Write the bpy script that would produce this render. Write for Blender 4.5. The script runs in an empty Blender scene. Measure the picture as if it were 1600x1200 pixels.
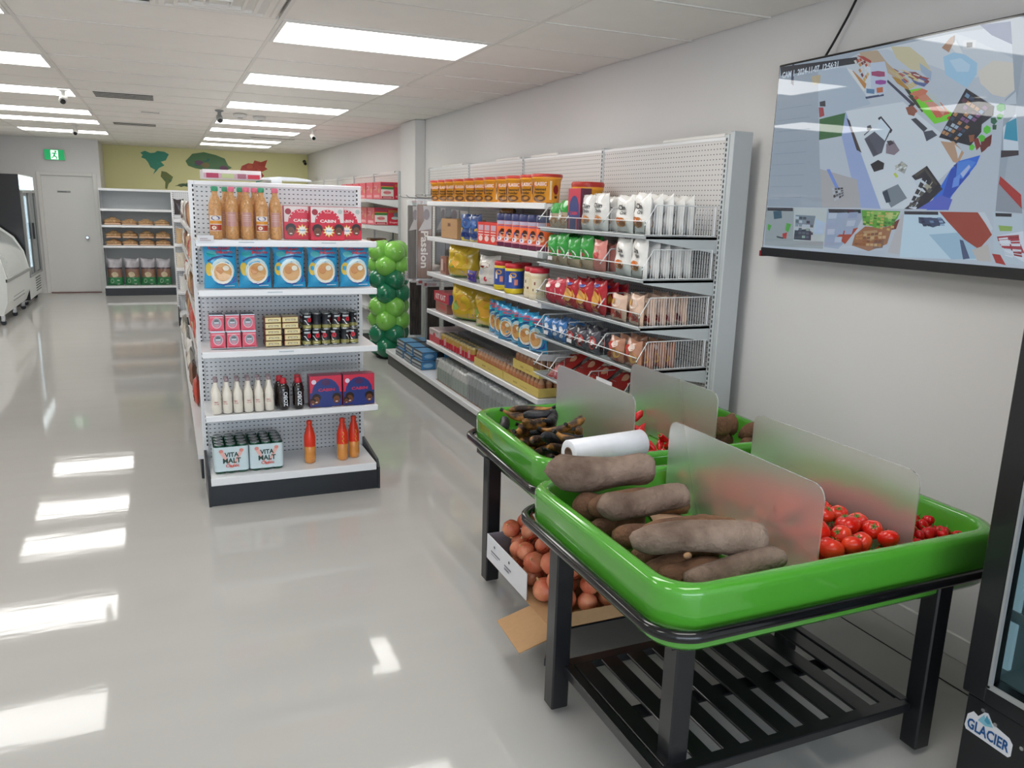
import bpy, math, random
from mathutils import Matrix, Vector
PI = math.pi
SC = bpy.context.scene
C = SC.collection
rnd = random.Random(7)

# ------------------------------------------------------------ camera, light, exposure
cam_d = bpy.data.cameras.new('camera')
cam = bpy.data.objects.new('camera', cam_d)
C.objects.link(cam)
yaw, pit, rol = .411729, .218936, .0287395
f_ = Vector((math.sin(yaw) * math.cos(pit), math.cos(yaw) * math.cos(pit), -math.sin(pit)))
r_ = Vector((math.cos(yaw), -math.sin(yaw), 0))
u_ = r_.cross(f_)
r2 = math.cos(rol) * r_ + math.sin(rol) * u_
u2 = -math.sin(rol) * r_ + math.cos(rol) * u_
cam.matrix_world = Matrix(((r2.x, u2.x, -f_.x, 0), (r2.y, u2.y, -f_.y, 0), (r2.z, u2.z, -f_.z, 1.70), (0, 0, 0, 1)))
cam_d.sensor_width = 36
cam_d.lens = 1238.5 * 36 / 1600
cam_d.clip_start = .05
SC.camera = cam
SC.view_settings.view_transform = 'Standard'
SC.view_settings.look = 'None'
SC.view_settings.exposure = .30
SC.view_settings.gamma = 1
SC.view_settings.use_curve_mapping = False
W = bpy.data.worlds.new('sky')
SC.world = W
W.use_nodes = True
bg = W.node_tree.nodes['Background']
bg.inputs[0].default_value = (.70, .82, 1, 1)
bg.inputs[1].default_value = 2.2
LAMP = 6.2          # radiance of the ceiling light diffusers
ad = bpy.data.lights.new('daylight', 'AREA')
ad.shape = 'RECTANGLE'; ad.size = 4.8; ad.size_y = 2.0
ad.energy = 75; ad.color = (.84, .92, 1)
ao = bpy.data.objects.new('daylight', ad)
ao.location = (-.1, -3.35, 1.35)
ao.rotation_euler = (PI / 2, 0, 0)
C.objects.link(ao)

# ------------------------------------------------------------ materials
def lin(c):
    return tuple((x / 12.92 if x <= .04045 else ((x + .055) / 1.055) ** 2.4) for x in c)
def hx(s):
    return lin(tuple(int(s[i:i + 2], 16) / 255 for i in (0, 2, 4)))
PAL = {}
def mat(name, col, rough=.5, metal=0., var=.04, vs=18., bump=0., bs=60., coat=0., trans=0., ior=1.45, em=0., spec=.5, stretch=None, alpha=1.):
    m = bpy.data.materials.new(name)
    m.use_nodes = True
    nt = m.node_tree; n = nt.nodes; L = nt.links
    p = n['Principled BSDF']
    if isinstance(col, str): col = hx(col)
    p.inputs['Base Color'].default_value = (*col, 1)
    p.inputs['Roughness'].default_value = rough
    p.inputs['Metallic'].default_value = metal
    p.inputs['Coat Weight'].default_value = coat
    p.inputs['Coat Roughness'].default_value = .08
    p.inputs['Transmission Weight'].default_value = trans
    p.inputs['IOR'].default_value = ior
    p.inputs['Specular IOR Level'].default_value = spec
    p.inputs['Alpha'].default_value = alpha
    if em:
        p.inputs['Emission Color'].default_value = (*col, 1)
        p.inputs['Emission Strength'].default_value = em
    if var or bump:
        tc = n.new('ShaderNodeTexCoord')
        mp = n.new('ShaderNodeMapping')
        if stretch: mp.inputs['Scale'].default_value = stretch
        L.new(tc.outputs['Object'], mp.inputs['Vector'])
    if var:
        nz = n.new('ShaderNodeTexNoise'); nz.inputs['Scale'].default_value = vs; nz.inputs['Detail'].default_value = 4
        L.new(mp.outputs[0], nz.inputs['Vector'])
        r = n.new('ShaderNodeMapRange')
        r.inputs['To Min'].default_value = 1 - 2 * var; r.inputs['To Max'].default_value = 1 + 2 * var
        L.new(nz.outputs['Fac'], r.inputs['Value'])
        mx = n.new('ShaderNodeMix'); mx.data_type = 'RGBA'; mx.blend_type = 'MULTIPLY'; mx.inputs[0].default_value = 1
        mx.inputs[6].default_value = (*col, 1)
        L.new(r.outputs[0], mx.inputs[7])
        L.new(mx.outputs[2], p.inputs['Base Color'])
    if bump:
        nb = n.new('ShaderNodeTexNoise'); nb.inputs['Scale'].default_value = bs; nb.inputs['Detail'].default_value = 3
        L.new(mp.outputs[0], nb.inputs['Vector'])
        b = n.new('ShaderNodeBump'); b.inputs['Strength'].default_value = bump; b.inputs['Distance'].default_value = .01
        L.new(nb.outputs['Fac'], b.inputs['Height'])
        L.new(b.outputs[0], p.inputs['Normal'])
    PAL[name] = m
    return m
def M(name):
    if name in PAL: return PAL[name]
    return mat('print_' + name, name, .34, var=.03, vs=40) if len(name) == 6 else None
def two_tone(name, c1, c2, scale, lo, hi, rough=.6, bump=.3, bs=30, stretch=None, kind='noise'):
    m = mat(name, c1, rough, var=0, bump=bump, bs=bs, stretch=stretch)
    nt = m.node_tree; n = nt.nodes; L = nt.links
    tc = n.new('ShaderNodeTexCoord'); mp = n.new('ShaderNodeMapping')
    if stretch: mp.inputs['Scale'].default_value = stretch
    L.new(tc.outputs['Object'], mp.inputs['Vector'])
    nz = n.new('ShaderNodeTexNoise'); nz.inputs['Scale'].default_value = scale; nz.inputs['Detail'].default_value = 5
    L.new(mp.outputs[0], nz.inputs['Vector'])
    r = n.new('ShaderNodeValToRGB')
    r.color_ramp.elements[0].position = lo; r.color_ramp.elements[0].color = (*hx(c1), 1)
    r.color_ramp.elements[1].position = hi; r.color_ramp.elements[1].color = (*hx(c2), 1)
    L.new(nz.outputs['Fac'], r.inputs[0])
    L.new(r.outputs[0], n['Principled BSDF'].inputs['Base Color'])
    return m
def holes(name, col, ax, pu, pz, hu, hz, rough=.4):
    """painted steel with a regular grid of punched holes (ax: horizontal axis 0=X, 1=Y)"""
    m = mat(name, col, rough, var=0)
    nt = m.node_tree; n = nt.nodes; L = nt.links
    tc = n.new('ShaderNodeTexCoord'); sp = n.new('ShaderNodeSeparateXYZ')
    L.new(tc.outputs['Object'], sp.inputs[0])
    def cell(out, pitch, half):
        a = n.new('ShaderNodeMath'); a.operation = 'DIVIDE'; a.inputs[1].default_value = pitch; L.new(out, a.inputs[0])
        b = n.new('ShaderNodeMath'); b.operation = 'FRACT'; L.new(a.outputs[0], b.inputs[0])
        c = n.new('ShaderNodeMath'); c.operation = 'SUBTRACT'; c.inputs[1].default_value = .5; L.new(b.outputs[0], c.inputs[0])
        d = n.new('ShaderNodeMath'); d.operation = 'ABSOLUTE'; L.new(c.outputs[0], d.inputs[0])
        e = n.new('ShaderNodeMath'); e.operation = 'LESS_THAN'; e.inputs[1].default_value = half / pitch; L.new(d.outputs[0], e.inputs[0])
        return e.outputs[0]
    a = cell(sp.outputs[ax], pu, hu); b = cell(sp.outputs[2], pz, hz)
    g = n.new('ShaderNodeMath'); g.operation = 'MULTIPLY'; L.new(a, g.inputs[0]); L.new(b, g.inputs[1])
    mx = n.new('ShaderNodeMix'); mx.data_type = 'RGBA'
    c = hx(col)
    mx.inputs[6].default_value = (*c, 1); mx.inputs[7].default_value = (.03, .035, .04, 1)
    L.new(g.outputs[0], mx.inputs[0]); L.new(mx.outputs[2], n['Principled BSDF'].inputs['Base Color'])
    return m

mat('wall_paint', 'dddbda', .75, var=.01, vs=2, bump=.05, bs=300)
mat('lime_paint', 'eeeab2', .75, var=.01, vs=2)
mat('ceiling_tile', 'f3efe9', .9, var=.015, vs=6, bump=.08, bs=220)
mat('tee_bar', 'e6e2dc', .6, var=0)
mat('floor_coat', 'b3b1ad', .055, var=.02, vs=1.2, bump=.030, bs=2.6, stretch=(1, 5.0, 1), spec=.43)
mat('white_trim', 'dedcd8', .5, var=0)
mat('shelf_white', 'e4e5e7', .32, var=.01, vs=4, coat=.3)
mat('shelf_grey', 'c3c8ca', .4, var=.01)
mat('kick_black', '23262b', .38, var=.03)
mat('kick_grey', '5a5b5b', .5, var=.03)
mat('lamp_frame', 'e6e4e0', .5, var=0)
mat('lamp_light', (1, .985, .95), .5, var=0, em=LAMP)
mat('tray_green', '4c992f', .09, var=.01, vs=3, coat=.6)
mat('black_steel', '17181b', .32, var=.03, vs=9, coat=.25)
mat('black_gloss', '0c0c0e', .14, var=0, coat=.4, spec=.35)
mat('dark_matt', '0c0d0f', .6, var=0)
mat('chrome', 'cfd3d6', .18, 1, var=0)
mat('wire_white', 'e9ebec', .28, .2, var=0)
mat('frost', 'f0f3ef', .40, var=0, trans=.90, ior=1.22, spec=.4)
mat('clear', 'f4f8f8', .05, var=0, trans=1, ior=1.12)
mat('acrylic', 'dfe6e6', .08, var=0, trans=1, ior=1.15)
mat('glass_dark', '9fb3b8', .04, var=0, trans=1, ior=1.2)
mat('film', 'd8dde0', .18, var=0, trans=.0, alpha=.28, bump=.6, bs=35, coat=.5)
mat('gray_plastic', '8f9190', .45, var=.02)
mat('fridge_white', 'd5d8d6', .3, var=.01)
mat('foil', 'c8cbcf', .25, .7, var=.05, bump=.4, bs=60)
mat('card', 'b08a62', .8, var=.04, vs=60)
mat('card_light', 'cfa98a', .8, var=.04, vs=60)
mat('card_white', 'd9d9dd', .6, var=.02)
mat('nuts', 'd09a62', .5, var=.22, vs=90, bump=.8, bs=120, coat=.6)
mat('milk', 'e3dccf', .25, var=.03, coat=.7)
mat('malt_dark', '15090a', .12, var=0, coat=1)
mat('juice', 'd48a3c', .12, var=.03, coat=1)
mat('tin_end', 'a9aeb0', .25, .9, var=.02)
mat('gold_tin', 'cdbb85', .3, .35, var=.04)
mat('orange_tub', 'f7a92e', .35, var=.02, coat=.3)
mat('balloon_light', '8bd25a', .18, var=.01, coat=.6)
mat('balloon_dark', '24805a', .18, var=.01, coat=.6)
two_tone('yam_skin', '574438', '917c6e', 9, .32, .68, .88, .9, 55, stretch=(1, 1, 1))
two_tone('yam_brown', '4a3224', '8a6448', 8, .3, .7, .88, .9, 50)
two_tone('yam_cut', 'b58a62', '6b5140', 30, .35, .7, .8, .5, 60)
two_tone('plantain_black', '2a1c14', 'b07a3a', 13, .42, .62, .5, .5, 50)
two_tone('plantain_dark', '14151a', '2c2c33', 14, .4, .7, .4, .4, 50)
two_tone('onion_skin', 'b8553a', 'dc9470', 10, .35, .7, .35, .2, 60, stretch=(1, 1, .3))
two_tone('tomato_skin', 'c81b10', 'e4502a', 6, .4, .75, .2, .03, 20)
two_tone('pepper_skin', 'b80a12', 'd8201c', 8, .4, .75, .2, .1, 30)
mat('stem_green', '4c7a2a', .6, var=.05)
two_tone('pastry', 'a07a50', 'd0b088', 25, .35, .7, .6, .5, 40)
two_tone('cookie', 'a86e30', 'd79a4c', 40, .35, .7, .6, .6, 70)
two_tone('hair', '1c1815', '4a4038', 6, .35, .7, .5, .6, 20, stretch=(14, 14, 1))
holes('peg_x', 'd4d7da', 0, .0254, .0254, .0050, .0026)
holes('peg_y', 'd6d3d1', 1, .0254, .0254, .0040, .0024)
holes('slot_x', 'dfe1e3', 0, 9.0, .0254, 9.0, .0085)

# ------------------------------------------------------------ mesh builder
_txt = {}
def text_mesh(s, bold=False):
    k = (s, bold)
    if k in _txt: return _txt[k]
    cu = bpy.data.curves.new('t', 'FONT'); cu.body = s; cu.resolution_u = 2
    if bold: cu.offset = .028
    ob = bpy.data.objects.new('t', cu)
    C.objects.link(ob)
    dg = bpy.context.evaluated_depsgraph_get()
    me = bpy.data.meshes.new_from_object(ob.evaluated_get(dg))
    vs = [(v.co.x, v.co.y) for v in me.vertices]
    fs = [tuple(p.vertices) for p in me.polygons]
    bpy.data.objects.remove(ob); bpy.data.meshes.remove(me); bpy.data.curves.remove(cu)
    if vs:
        x0 = min(v[0] for v in vs); x1 = max(v[0] for v in vs); y0 = min(v[1] for v in vs); y1 = max(v[1] for v in vs)
    else: x0 = y0 = 0; x1 = y1 = 1
    vs = [((x - x0) / (x1 - x0), (y - y0) / (y1 - y0)) for x, y in vs]
    _txt[k] = (vs, fs)
    return _txt[k]

class MB:
    def __init__(s):
        s.v = []; s.f = []; s.m = []; s.s = []; s.mats = []
    def mi(s, name):
        if name not in s.mats: s.mats.append(name)
        return s.mats.index(name)
    def add(s, vs, fs, m, smooth=False, T=None):
        b = len(s.v)
        if T is not None: vs = [tuple(T @ Vector(v)) for v in vs]
        s.v.extend(vs)
        for i, f in enumerate(fs):
            s.f.append(tuple(b + k for k in f))
            s.m.append(s.mi(m if isinstance(m, str) else m[i])); s.s.append(smooth)
        return s
    def box(s, x0, x1, y0, y1, z0, z1, m, T=None, b=0.):
        if b:
            b = min(b, .45 * (x1 - x0), .45 * (y1 - y0), .45 * (z1 - z0))
            X, Y, Z = (x0, x1), (y0, y1), (z0, z1)
            vs = []; ix = {}
            for i in (0, 1):
                for j in (0, 1):
                    for k in (0, 1):
                        sx, sy, sz = (1 - 2 * i) * b, (1 - 2 * j) * b, (1 - 2 * k) * b
                        for a, c in enumerate(((0, sy, sz), (sx, 0, sz), (sx, sy, 0))):
                            ix[i, j, k, a] = len(vs)
                            vs.append((X[i] + c[0], Y[j] + c[1], Z[k] + c[2]))
            fs = []
            for i in (0, 1): fs.append(tuple(ix[i, j, k, 0] for j, k in ((0, 0), (0, 1), (1, 1), (1, 0))[::(1 if i == 0 else -1)]))
            for j in (0, 1): fs.append(tuple(ix[i, j, k, 1] for i, k in ((0, 0), (1, 0), (1, 1), (0, 1))[::(1 if j == 0 else -1)]))
            for k in (0, 1): fs.append(tuple(ix[i, j, k, 2] for i, j in ((0, 0), (0, 1), (1, 1), (1, 0))[::(1 if k == 0 else -1)]))
            for i in (0, 1):
                for j in (0, 1):
                    q = (ix[i, j, 0, 0], ix[i, j, 0, 1], ix[i, j, 1, 1], ix[i, j, 1, 0])
                    fs.append(q if (i + j) % 2 == 0 else q[::-1])
                for k in (0, 1):
                    q = (ix[i, 0, k, 0], ix[i, 1, k, 0], ix[i, 1, k, 2], ix[i, 0, k, 2])
                    fs.append(q if (i + k) % 2 == 0 else q[::-1])
            for j in (0, 1):
                for k in (0, 1):
                    q = (ix[0, j, k, 1], ix[0, j, k, 2], ix[1, j, k, 2], ix[1, j, k, 1])
                    fs.append(q if (j + k) % 2 == 0 else q[::-1])
            for i in (0, 1):
                for j in (0, 1):
                    for k in (0, 1):
                        q = (ix[i, j, k, 0], ix[i, j, k, 2], ix[i, j, k, 1])
                        fs.append(q if (i + j + k) % 2 == 0 else q[::-1])
            return s.add(vs, fs, m, False, T)
        vs = [(x0, y0, z0), (x1, y0, z0), (x1, y1, z0), (x0, y1, z0), (x0, y0, z1), (x1, y0, z1), (x1, y1, z1), (x0, y1, z1)]
        return s.add(vs, [(0, 3, 2, 1), (4, 5, 6, 7), (0, 1, 5, 4), (1, 2, 6, 5), (2, 3, 7, 6), (3, 0, 4, 7)], m, False, T)
    def lathe(s, prof, ms, c=(0, 0, 0), n=16, T=None, cap=True, smooth=True):
        vs = []; fs = []; mm = []
        for r, z in prof:
            for i in range(n):
                a = 2 * PI * i / n
                vs.append((c[0] + r * math.cos(a), c[1] + r * math.sin(a), c[2] + z))
        for j in range(len(prof) - 1):
            mj = ms if isinstance(ms, str) else ms[j]
            for i in range(n):
                k = (i + 1) % n
                fs.append((j * n + i, j * n + k, (j + 1) * n + k, (j + 1) * n + i)); mm.append(mj)
        s.add(vs, fs, mm, smooth, T)
        if cap:
            t = (len(prof) - 1) * n
            s.add(vs[t:t + n], [tuple(range(n))], ms if isinstance(ms, str) else ms[-1], False, T)
            s.add(vs[:n], [tuple(range(n))[::-1]], ms if isinstance(ms, str) else ms[0], False, T)
        return s
    def tube(s, pts, r, m, n=8, closed=False, cap=True, T=None):
        pts = [Vector(p) for p in pts]; N = len(pts); vs = []; fs = []
        rr = r if isinstance(r, (list, tuple)) else [r] * N
        up = None
        for i, p in enumerate(pts):
            a = pts[(i - 1) % N] if (closed or i > 0) else p
            b = pts[(i + 1) % N] if (closed or i < N - 1) else p
            d = (b - a).normalized()
            if up is None: up = Vector((0, 0, 1)) if abs(d.z) < .9 else Vector((1, 0, 0))
            x = d.cross(up).normalized(); y = x.cross(d).normalized(); up = y
            for k in range(n):
                t = 2 * PI * k / n
                vs.append(tuple(p + rr[i] * (math.cos(t) * x + math.sin(t) * y)))
        for i in range(N if closed else N - 1):
            j = (i + 1) % N
            for k in range(n):
                l = (k + 1) % n
                fs.append((i * n + k, j * n + k, j * n + l, i * n + l))
        s.add(vs, fs, m, True, T)
        if cap and not closed:
            s.add(vs[:n], [tuple(range(n))], m, False, T)
            s.add(vs[-n:], [tuple(range(n))[::-1]], m, False, T)
        return s
    def ball(s, c, r, m, nu=12, nv=8, T=None, fn=None):
        vs = []; fs = []; mm = []
        if not isinstance(r, (tuple, list)): r = (r, r, r)
        for j in range(1, nv):
            t = PI * j / nv
            for i in range(nu):
                a = 2 * PI * i / nu
                k = fn(a, t) if fn else 1
                vs.append((c[0] + k * r[0] * math.sin(t) * math.cos(a), c[1] + k * r[1] * math.sin(t) * math.sin(a), c[2] + k * r[2] * math.cos(t)))
        top = len(vs); kt = fn(0, 0) if fn else 1; kb = fn(0, PI) if fn else 1
        vs.append((c[0], c[1], c[2] + kt * r[2])); vs.append((c[0], c[1], c[2] - kb * r[2]))
        for j in range(nv - 2):
            for i in range(nu):
                k = (i + 1) % nu
                fs.append((j * nu + i, (j + 1) * nu + i, (j + 1) * nu + k, j * nu + k))
        for i in range(nu):
            k = (i + 1) % nu
            fs.append((top, i, k)); fs.append((top + 1, (nv - 2) * nu + k, (nv - 2) * nu + i))
        return s.add(vs, fs, m, True, T)
    def prism(s, poly, d, m, T=None, m2=None):
        """poly: list of (u,v) in the XZ plane, thickness d along +Y from y=0"""
        n = len(poly)
        ar = sum(poly[i][0] * poly[(i + 1) % n][1] - poly[(i + 1) % n][0] * poly[i][1] for i in range(n))
        if ar < 0: poly = poly[::-1]
        vs = [(u, 0, v) for u, v in poly] + [(u, d, v) for u, v in poly]
        fs = [tuple(range(n)), tuple(range(2 * n - 1, n - 1, -1))] + [(i, n + i, n + (i + 1) % n, (i + 1) % n) for i in range(n)]
        return s.add(vs, fs, [m, m] + [m2 or m] * n, False, T)
    def dec(s, T, items, cyl=0):
        """print on a face looking to -Y in the XZ plane (or wrapped on a cylinder of radius cyl)"""
        if cyl:
            sub = MB(); its = []
            for it in items:
                if it[0] == 'r':
                    its.append(it)
                else: its.append(it)
            for k, it in enumerate(its):
                one = MB()
                if it[0] == 'r':
                    n = 6; y = -.0006 - .0004 * k
                    vs = []; fs = []
                    for i in range(n + 1):
                        u = it[1] + (it[3] - it[1]) * i / n
                        vs += [(u, y, it[2]), (u, y, it[4])]
                    for i in range(n): fs.append((2 * i, 2 * i + 2, 2 * i + 3, 2 * i + 1))
                    one.add(vs, fs, it[5])
                else:
                    one.dec(Matrix.Identity(4), [('r', 0, 0, 0, 0, 'card_white')] * 0 + [it])
                    one.v = [(a, b - .0004 * k, c) for a, b, c in one.v]
                one.v = [((cyl - b) * math.sin(a / cyl), -(cyl - b) * math.cos(a / cyl), c) for a, b, c in one.v]
                s.add(one.v, one.f, [one.mats[q] for q in one.m], False, T)
            return s
        for k, it in enumerate(items):
            y = -.0006 - .0004 * k
            if it[0] == 'r': _, a, b, c, d, m = it; s.add([(a, y, b), (c, y, b), (c, y, d), (a, y, d)], [(0, 1, 2, 3)], m, False, T)
            elif it[0] == 'e':
                _, a, b, ru, rv, m = it
                s.add([(a + ru * math.cos(2 * PI * i / 16), y, b + rv * math.sin(2 * PI * i / 16)) for i in range(16)], [tuple(range(16))], m, False, T)
            elif it[0] == 'p':
                _, pts, m = it; n = len(pts)
                ar = sum(pts[i][0] * pts[(i + 1) % n][1] - pts[(i + 1) % n][0] * pts[i][1] for i in range(n))
                if ar < 0: pts = pts[::-1]
                s.add([(u, y, v) for u, v in pts], [tuple(range(n))], m, False, T)
            elif it[0] == 't':
                _, st, a, b, c, d, m = it
                tv, tf = text_mesh(st, True)
                s.add([(a + x * (c - a), y, b + z * (d - b)) for x, z in tv], tf, m, False, T)
            elif it[0] == 'star':
                _, a, b, r, m = it
                s.add([(a + (r if i % 2 else r * .6) * math.cos(2 * PI * i / 20), y, b + (r if i % 2 else r * .6) * math.sin(2 * PI * i / 20)) for i in range(20)], [tuple(range(20))], m, False, T)
        return s
    def build(s, name, parent=None, off=(0, 0, 0), loc=None):
        me = bpy.data.meshes.new(name)
        if any(off): s.v = [(a - off[0], b - off[1], c - off[2]) for a, b, c in s.v]
        me.from_pydata(s.v, [], s.f)
        for m in s.mats: me.materials.append(M(m))
        me.polygons.foreach_set('material_index', s.m)
        me.polygons.foreach_set('use_smooth', s.s)
        me.update()
        o = bpy.data.objects.new(name, me)
        C.objects.link(o)
        if parent: o.parent = parent
        if loc: o.location = loc
        return o
def tag(o, label, cat, group=None):
    o['label'] = label; o['category'] = cat
    if group: o['group'] = group
    return o
def thing(name, label, cat, loc=(0, 0, 0), rz=0, group=None):
    o = bpy.data.objects.new(name, None); o.empty_display_size = .05
    C.objects.link(o); o.location = loc; o.rotation_euler = (0, 0, rz)
    return tag(o, label, cat, group)
def struct(o):
    o['kind'] = 'structure'; return o
def dup(root, loc, rz=None, label=None, group=None, scale=None, rot=None):
    r = root.copy(); C.objects.link(r); r.location = loc
    if rz is not None: r.rotation_euler = (0, 0, rz)
    if rot is not None: r.rotation_euler = rot
    if scale is not None: r.scale = (scale,) * 3 if not isinstance(scale, tuple) else scale
    if label: r['label'] = label
    if group: r['group'] = group
    for ch in list(root.children):
        c = ch.copy(); C.objects.link(c); c.parent = r
        for g in ch.children:
            d = g.copy(); C.objects.link(d); d.parent = c
    return r
def TR(x=0, y=0, z=0, rz=0, rx=0, ry=0):
    return Matrix.Translation((x, y, z)) @ Matrix.Rotation(rz, 4, 'Z') @ Matrix.Rotation(rx, 4, 'X') @ Matrix.Rotation(ry, 4, 'Y')
ORD = ['first', 'second', 'third', 'fourth', 'fifth', 'sixth', 'seventh', 'eighth', 'ninth', 'tenth', 'eleventh', 'twelfth', 'thirteenth', 'fourteenth']
def rrect(x0, x1, y0, y1, r, n=6):
    P = []
    for cx, cy, a0 in ((x1 - r, y1 - r, 0), (x0 + r, y1 - r, 90), (x0 + r, y0 + r, 180), (x1 - r, y0 + r, 270)):
        for i in range(n + 1):
            a = math.radians(a0 + 90 * i / n)
            P.append((cx + r * math.cos(a), cy + r * math.sin(a)))
    return P
# ------------------------------------------------------------ the room
CH = 2.64; XW = 2.79; XL = -2.95; YF = 17.25; YD = 16.05; YB = -3.4
struct(MB().box(XL - .1, XW + .1, YB - .1, YF + .1, -.12, 0, 'floor_coat').build('floor'))
struct(MB().box(XW, XW + .12, YB, YF + .12, 0, CH + .1, 'wall_paint').build('wall_right'))
struct(MB().box(XL - .12, XL, YB, YF + .12, 0, CH + .1, 'wall_paint').build('wall_left'))
struct(MB().box(-1.08, XW, YF, YF + .12, 0, CH + .1, 'lime_paint').build('wall_far'))
w = MB()
w.box(XL, -1.945, YD, YD + .1, 0, CH + .1, 'wall_paint')
w.box(-1.945, -1.02 - .04, YD, YD + .1, 2.06, CH + .1, 'wall_paint')
w.box(-1.06, -.98, YD, YF, 0, CH + .1, 'wall_paint')
w = w.build('wall_back'); struct(w)
# shop front behind the photographer: sill, lintel and posts around the glass
w = MB()
w.box(XL, XW, YB - .1, YB, 0, .25, 'wall_paint'); w.box(XL, XW, YB - .1, YB, 2.4, CH + .1, 'wall_paint')
for x in (XL, -.95, .85, XW - .1): w.box(x, x + .1, YB - .1, YB, .25, 2.4, 'white_trim')
struct(w.build('wall_front'))
struct(MB().box(XL + .1, XW - .1, YB - .06, YB - .05, .25, 2.4, 'clear').build('window_1'))
# pillar on the right wall
struct(MB().box(2.665, XW, 9.05, 9.66, 0, CH, 'wall_paint', b=.006).build('trim_1'))
bb = MB(); bb.box(XW - .014, XW, YB, 9.05, 0, .10, 'white_trim', b=.004)
struct(bb.build('baseboard_right'))
# floor seam strip along the right wall
struct(MB().box(2.60, 2.606, .2, 3.3, 0, .0015, 'dark_matt').build('trim_2'))

# ceiling: slab above, then one object per tile
ceil = struct(MB().box(XL, XW, YB, YF + .1, CH + .03, CH + .1, 'tee_bar').build('ceiling'))
XC = [XL, -1.905, -.685, .635, 1.86, XW]
TP = .652
Y0 = 4.66 - 12 * TP
rows = int((YF - Y0) / TP) + 1
def yrow(k): return Y0 + k * TP
RL = {12 + k for k in (-6, -3, 0, 3, 6, 9, 11, 14, 16)}
tee = MB()
for x in XC[1:-1]: tee.box(x - .011, x + .011, YB, YF, CH - .001, CH + .012, 'tee_bar')
for k in range(rows + 1):
    if YB < yrow(k) < YF: tee.box(XL, XW, yrow(k) - .010, yrow(k) + .010, CH - .0005, CH + .012, 'tee_bar')
tee.build('tee_grid', ceil)
tile_meshes = {}
VENT = {(2, 18), (2, 23), (2, 11)}
for k in range(rows):
    ya, yb = yrow(k), min(yrow(k + 1), YF)
    if yb < YB + .1 or ya < YB: continue
    for c in range(5):
        if c == 3 and k in RL or c == 1 and k in RL and k != 28: continue
        if (c, k) == (2, 11): continue
        w_, d_ = XC[c + 1] - XC[c] - .016, yb - ya - .014
        key = (c, round(d_, 3))
        if key not in tile_meshes:
            o = MB().box(-w_ / 2, w_ / 2, -d_ / 2, d_ / 2, 0, .014, 'ceiling_tile', b=.004).build('ceiling_tile', ceil)
            tile_meshes[key] = o.data
        else:
            o = bpy.data.objects.new('ceiling_tile', tile_meshes[key]); C.objects.link(o); o.parent = ceil
        o.location = ((XC[c] + XC[c + 1]) / 2, (ya + yb) / 2, CH + .0025 + rnd.uniform(-.0016, .0022))
        o.rotation_euler = (rnd.uniform(-.0012, .0012), rnd.uniform(-.0012, .0012), 0)
# troffers
def troffer(x0, x1, y0, y1, label, lab2=None):
    t = thing('ceiling_light', label, 'light', ((x0 + x1) / 2, (y0 + y1) / 2, CH), group='fluorescent ceiling lights')
    w_, d_ = (x1 - x0) / 2 - .012, (y1 - y0) / 2 - .01
    fr = MB()
    for a, b, c, d in ((-w_, w_, -d_, -d_ + .022), (-w_, w_, d_ - .022, d_), (-w_, -w_ + .022, -d_ + .022, d_ - .022), (w_ - .022, w_, -d_ + .022, d_ - .022)):
        fr.box(a, b, c, d, -.004, .02, 'lamp_frame')
    fr.build('frame', t)
    MB().box(-w_ + .022, w_ - .022, -d_ + .022, d_ - .022, .001, .006, 'lamp_light').build('diffuser', t)
    return t
vis = sorted(RL)
for side, c in (('right', 3), ('left', 1)):
    for i, k in enumerate(vis):
        if c == 1 and k == 28: continue
        if i < 2: nm = 'ceiling light of the %s row above the shop front, %s from the window' % (side, ORD[i])
        else: nm = '%s lit panel from the front in the %s row of ceiling lights' % (ORD[i - 2], side)
        troffer(XC[c], XC[c + 1], yrow(k), yrow(k + 1), nm)
# vents
def vent(cx, cy, w_, d_, label, cone=False):
    t = thing('ceiling_vent', label, 'vent', (cx, cy, CH), group='ceiling vents')
    f = MB()
    MB().box(-w_ / 2 + .02, w_ / 2 - .02, -d_ / 2 + .02, d_ / 2 - .02, -.0045, -.002, 'dark_matt' if not cone else 'tee_bar').build('backing', t)
    for a, b, c, d in ((-w_ / 2, w_ / 2, -d_ / 2, -d_ / 2 + .025), (-w_ / 2, w_ / 2, d_ / 2 - .025, d_ / 2), (-w_ / 2, -w_ / 2 + .025, -d_ / 2 + .025, d_ / 2 - .025), (w_ / 2 - .025, w_ / 2, -d_ / 2 + .025, d_ / 2 - .025)):
        f.box(a, b, c, d, -.0055, .002, 'ceiling_tile')
    f.build('frame', t)
    if cone:
        for q in range(4):
            s = 1 - .22 * (q + .6); r = MB()
            for a, b, c, d in ((-1, 1, -1, -.9), (-1, 1, .9, 1), (-1, -.9, -.9, .9), (.9, 1, -.9, .9)):
                r.box(a * s * w_ / 2, b * s * w_ / 2, c * s * d_ / 2, d * s * d_ / 2, -.014 - .004 * q, -.002, 'ceiling_tile')
            r.build('louvre_ring', t)
        MB().box(-.04, .04, -.03, .03, -.022, -.018, 'tee_bar').build('centre_plate', t)
    else:
        n = max(2, int(d_ / .11))
        for q in range(1, n):
            y = -d_ / 2 + .02 + q * (d_ - .04) / n
            MB().box(-w_ / 2 + .025, w_ / 2 - .025, -.010, .010, -.0065, -.0045, 'tee_bar', TR(0, y, 0)).build('slat', t)
    return t
vent(.30, 4.33, .60, .60, 'large square air diffuser beside the nearest right-hand ceiling light', True)
vent(-.28, 8.82, .56, .50, 'dark slatted ceiling vent nearer the camera between the light rows')
vent(-.28, 12.1, .56, .42, 'dark slatted ceiling vent farther back between the light rows')
vent(1.62, 13.2, .7, .2, 'small dark ceiling vent by the rear right lights')
vent(-.07, 10.3, .24, .16, 'tiny grey ceiling grille between the two dark vents')
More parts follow.
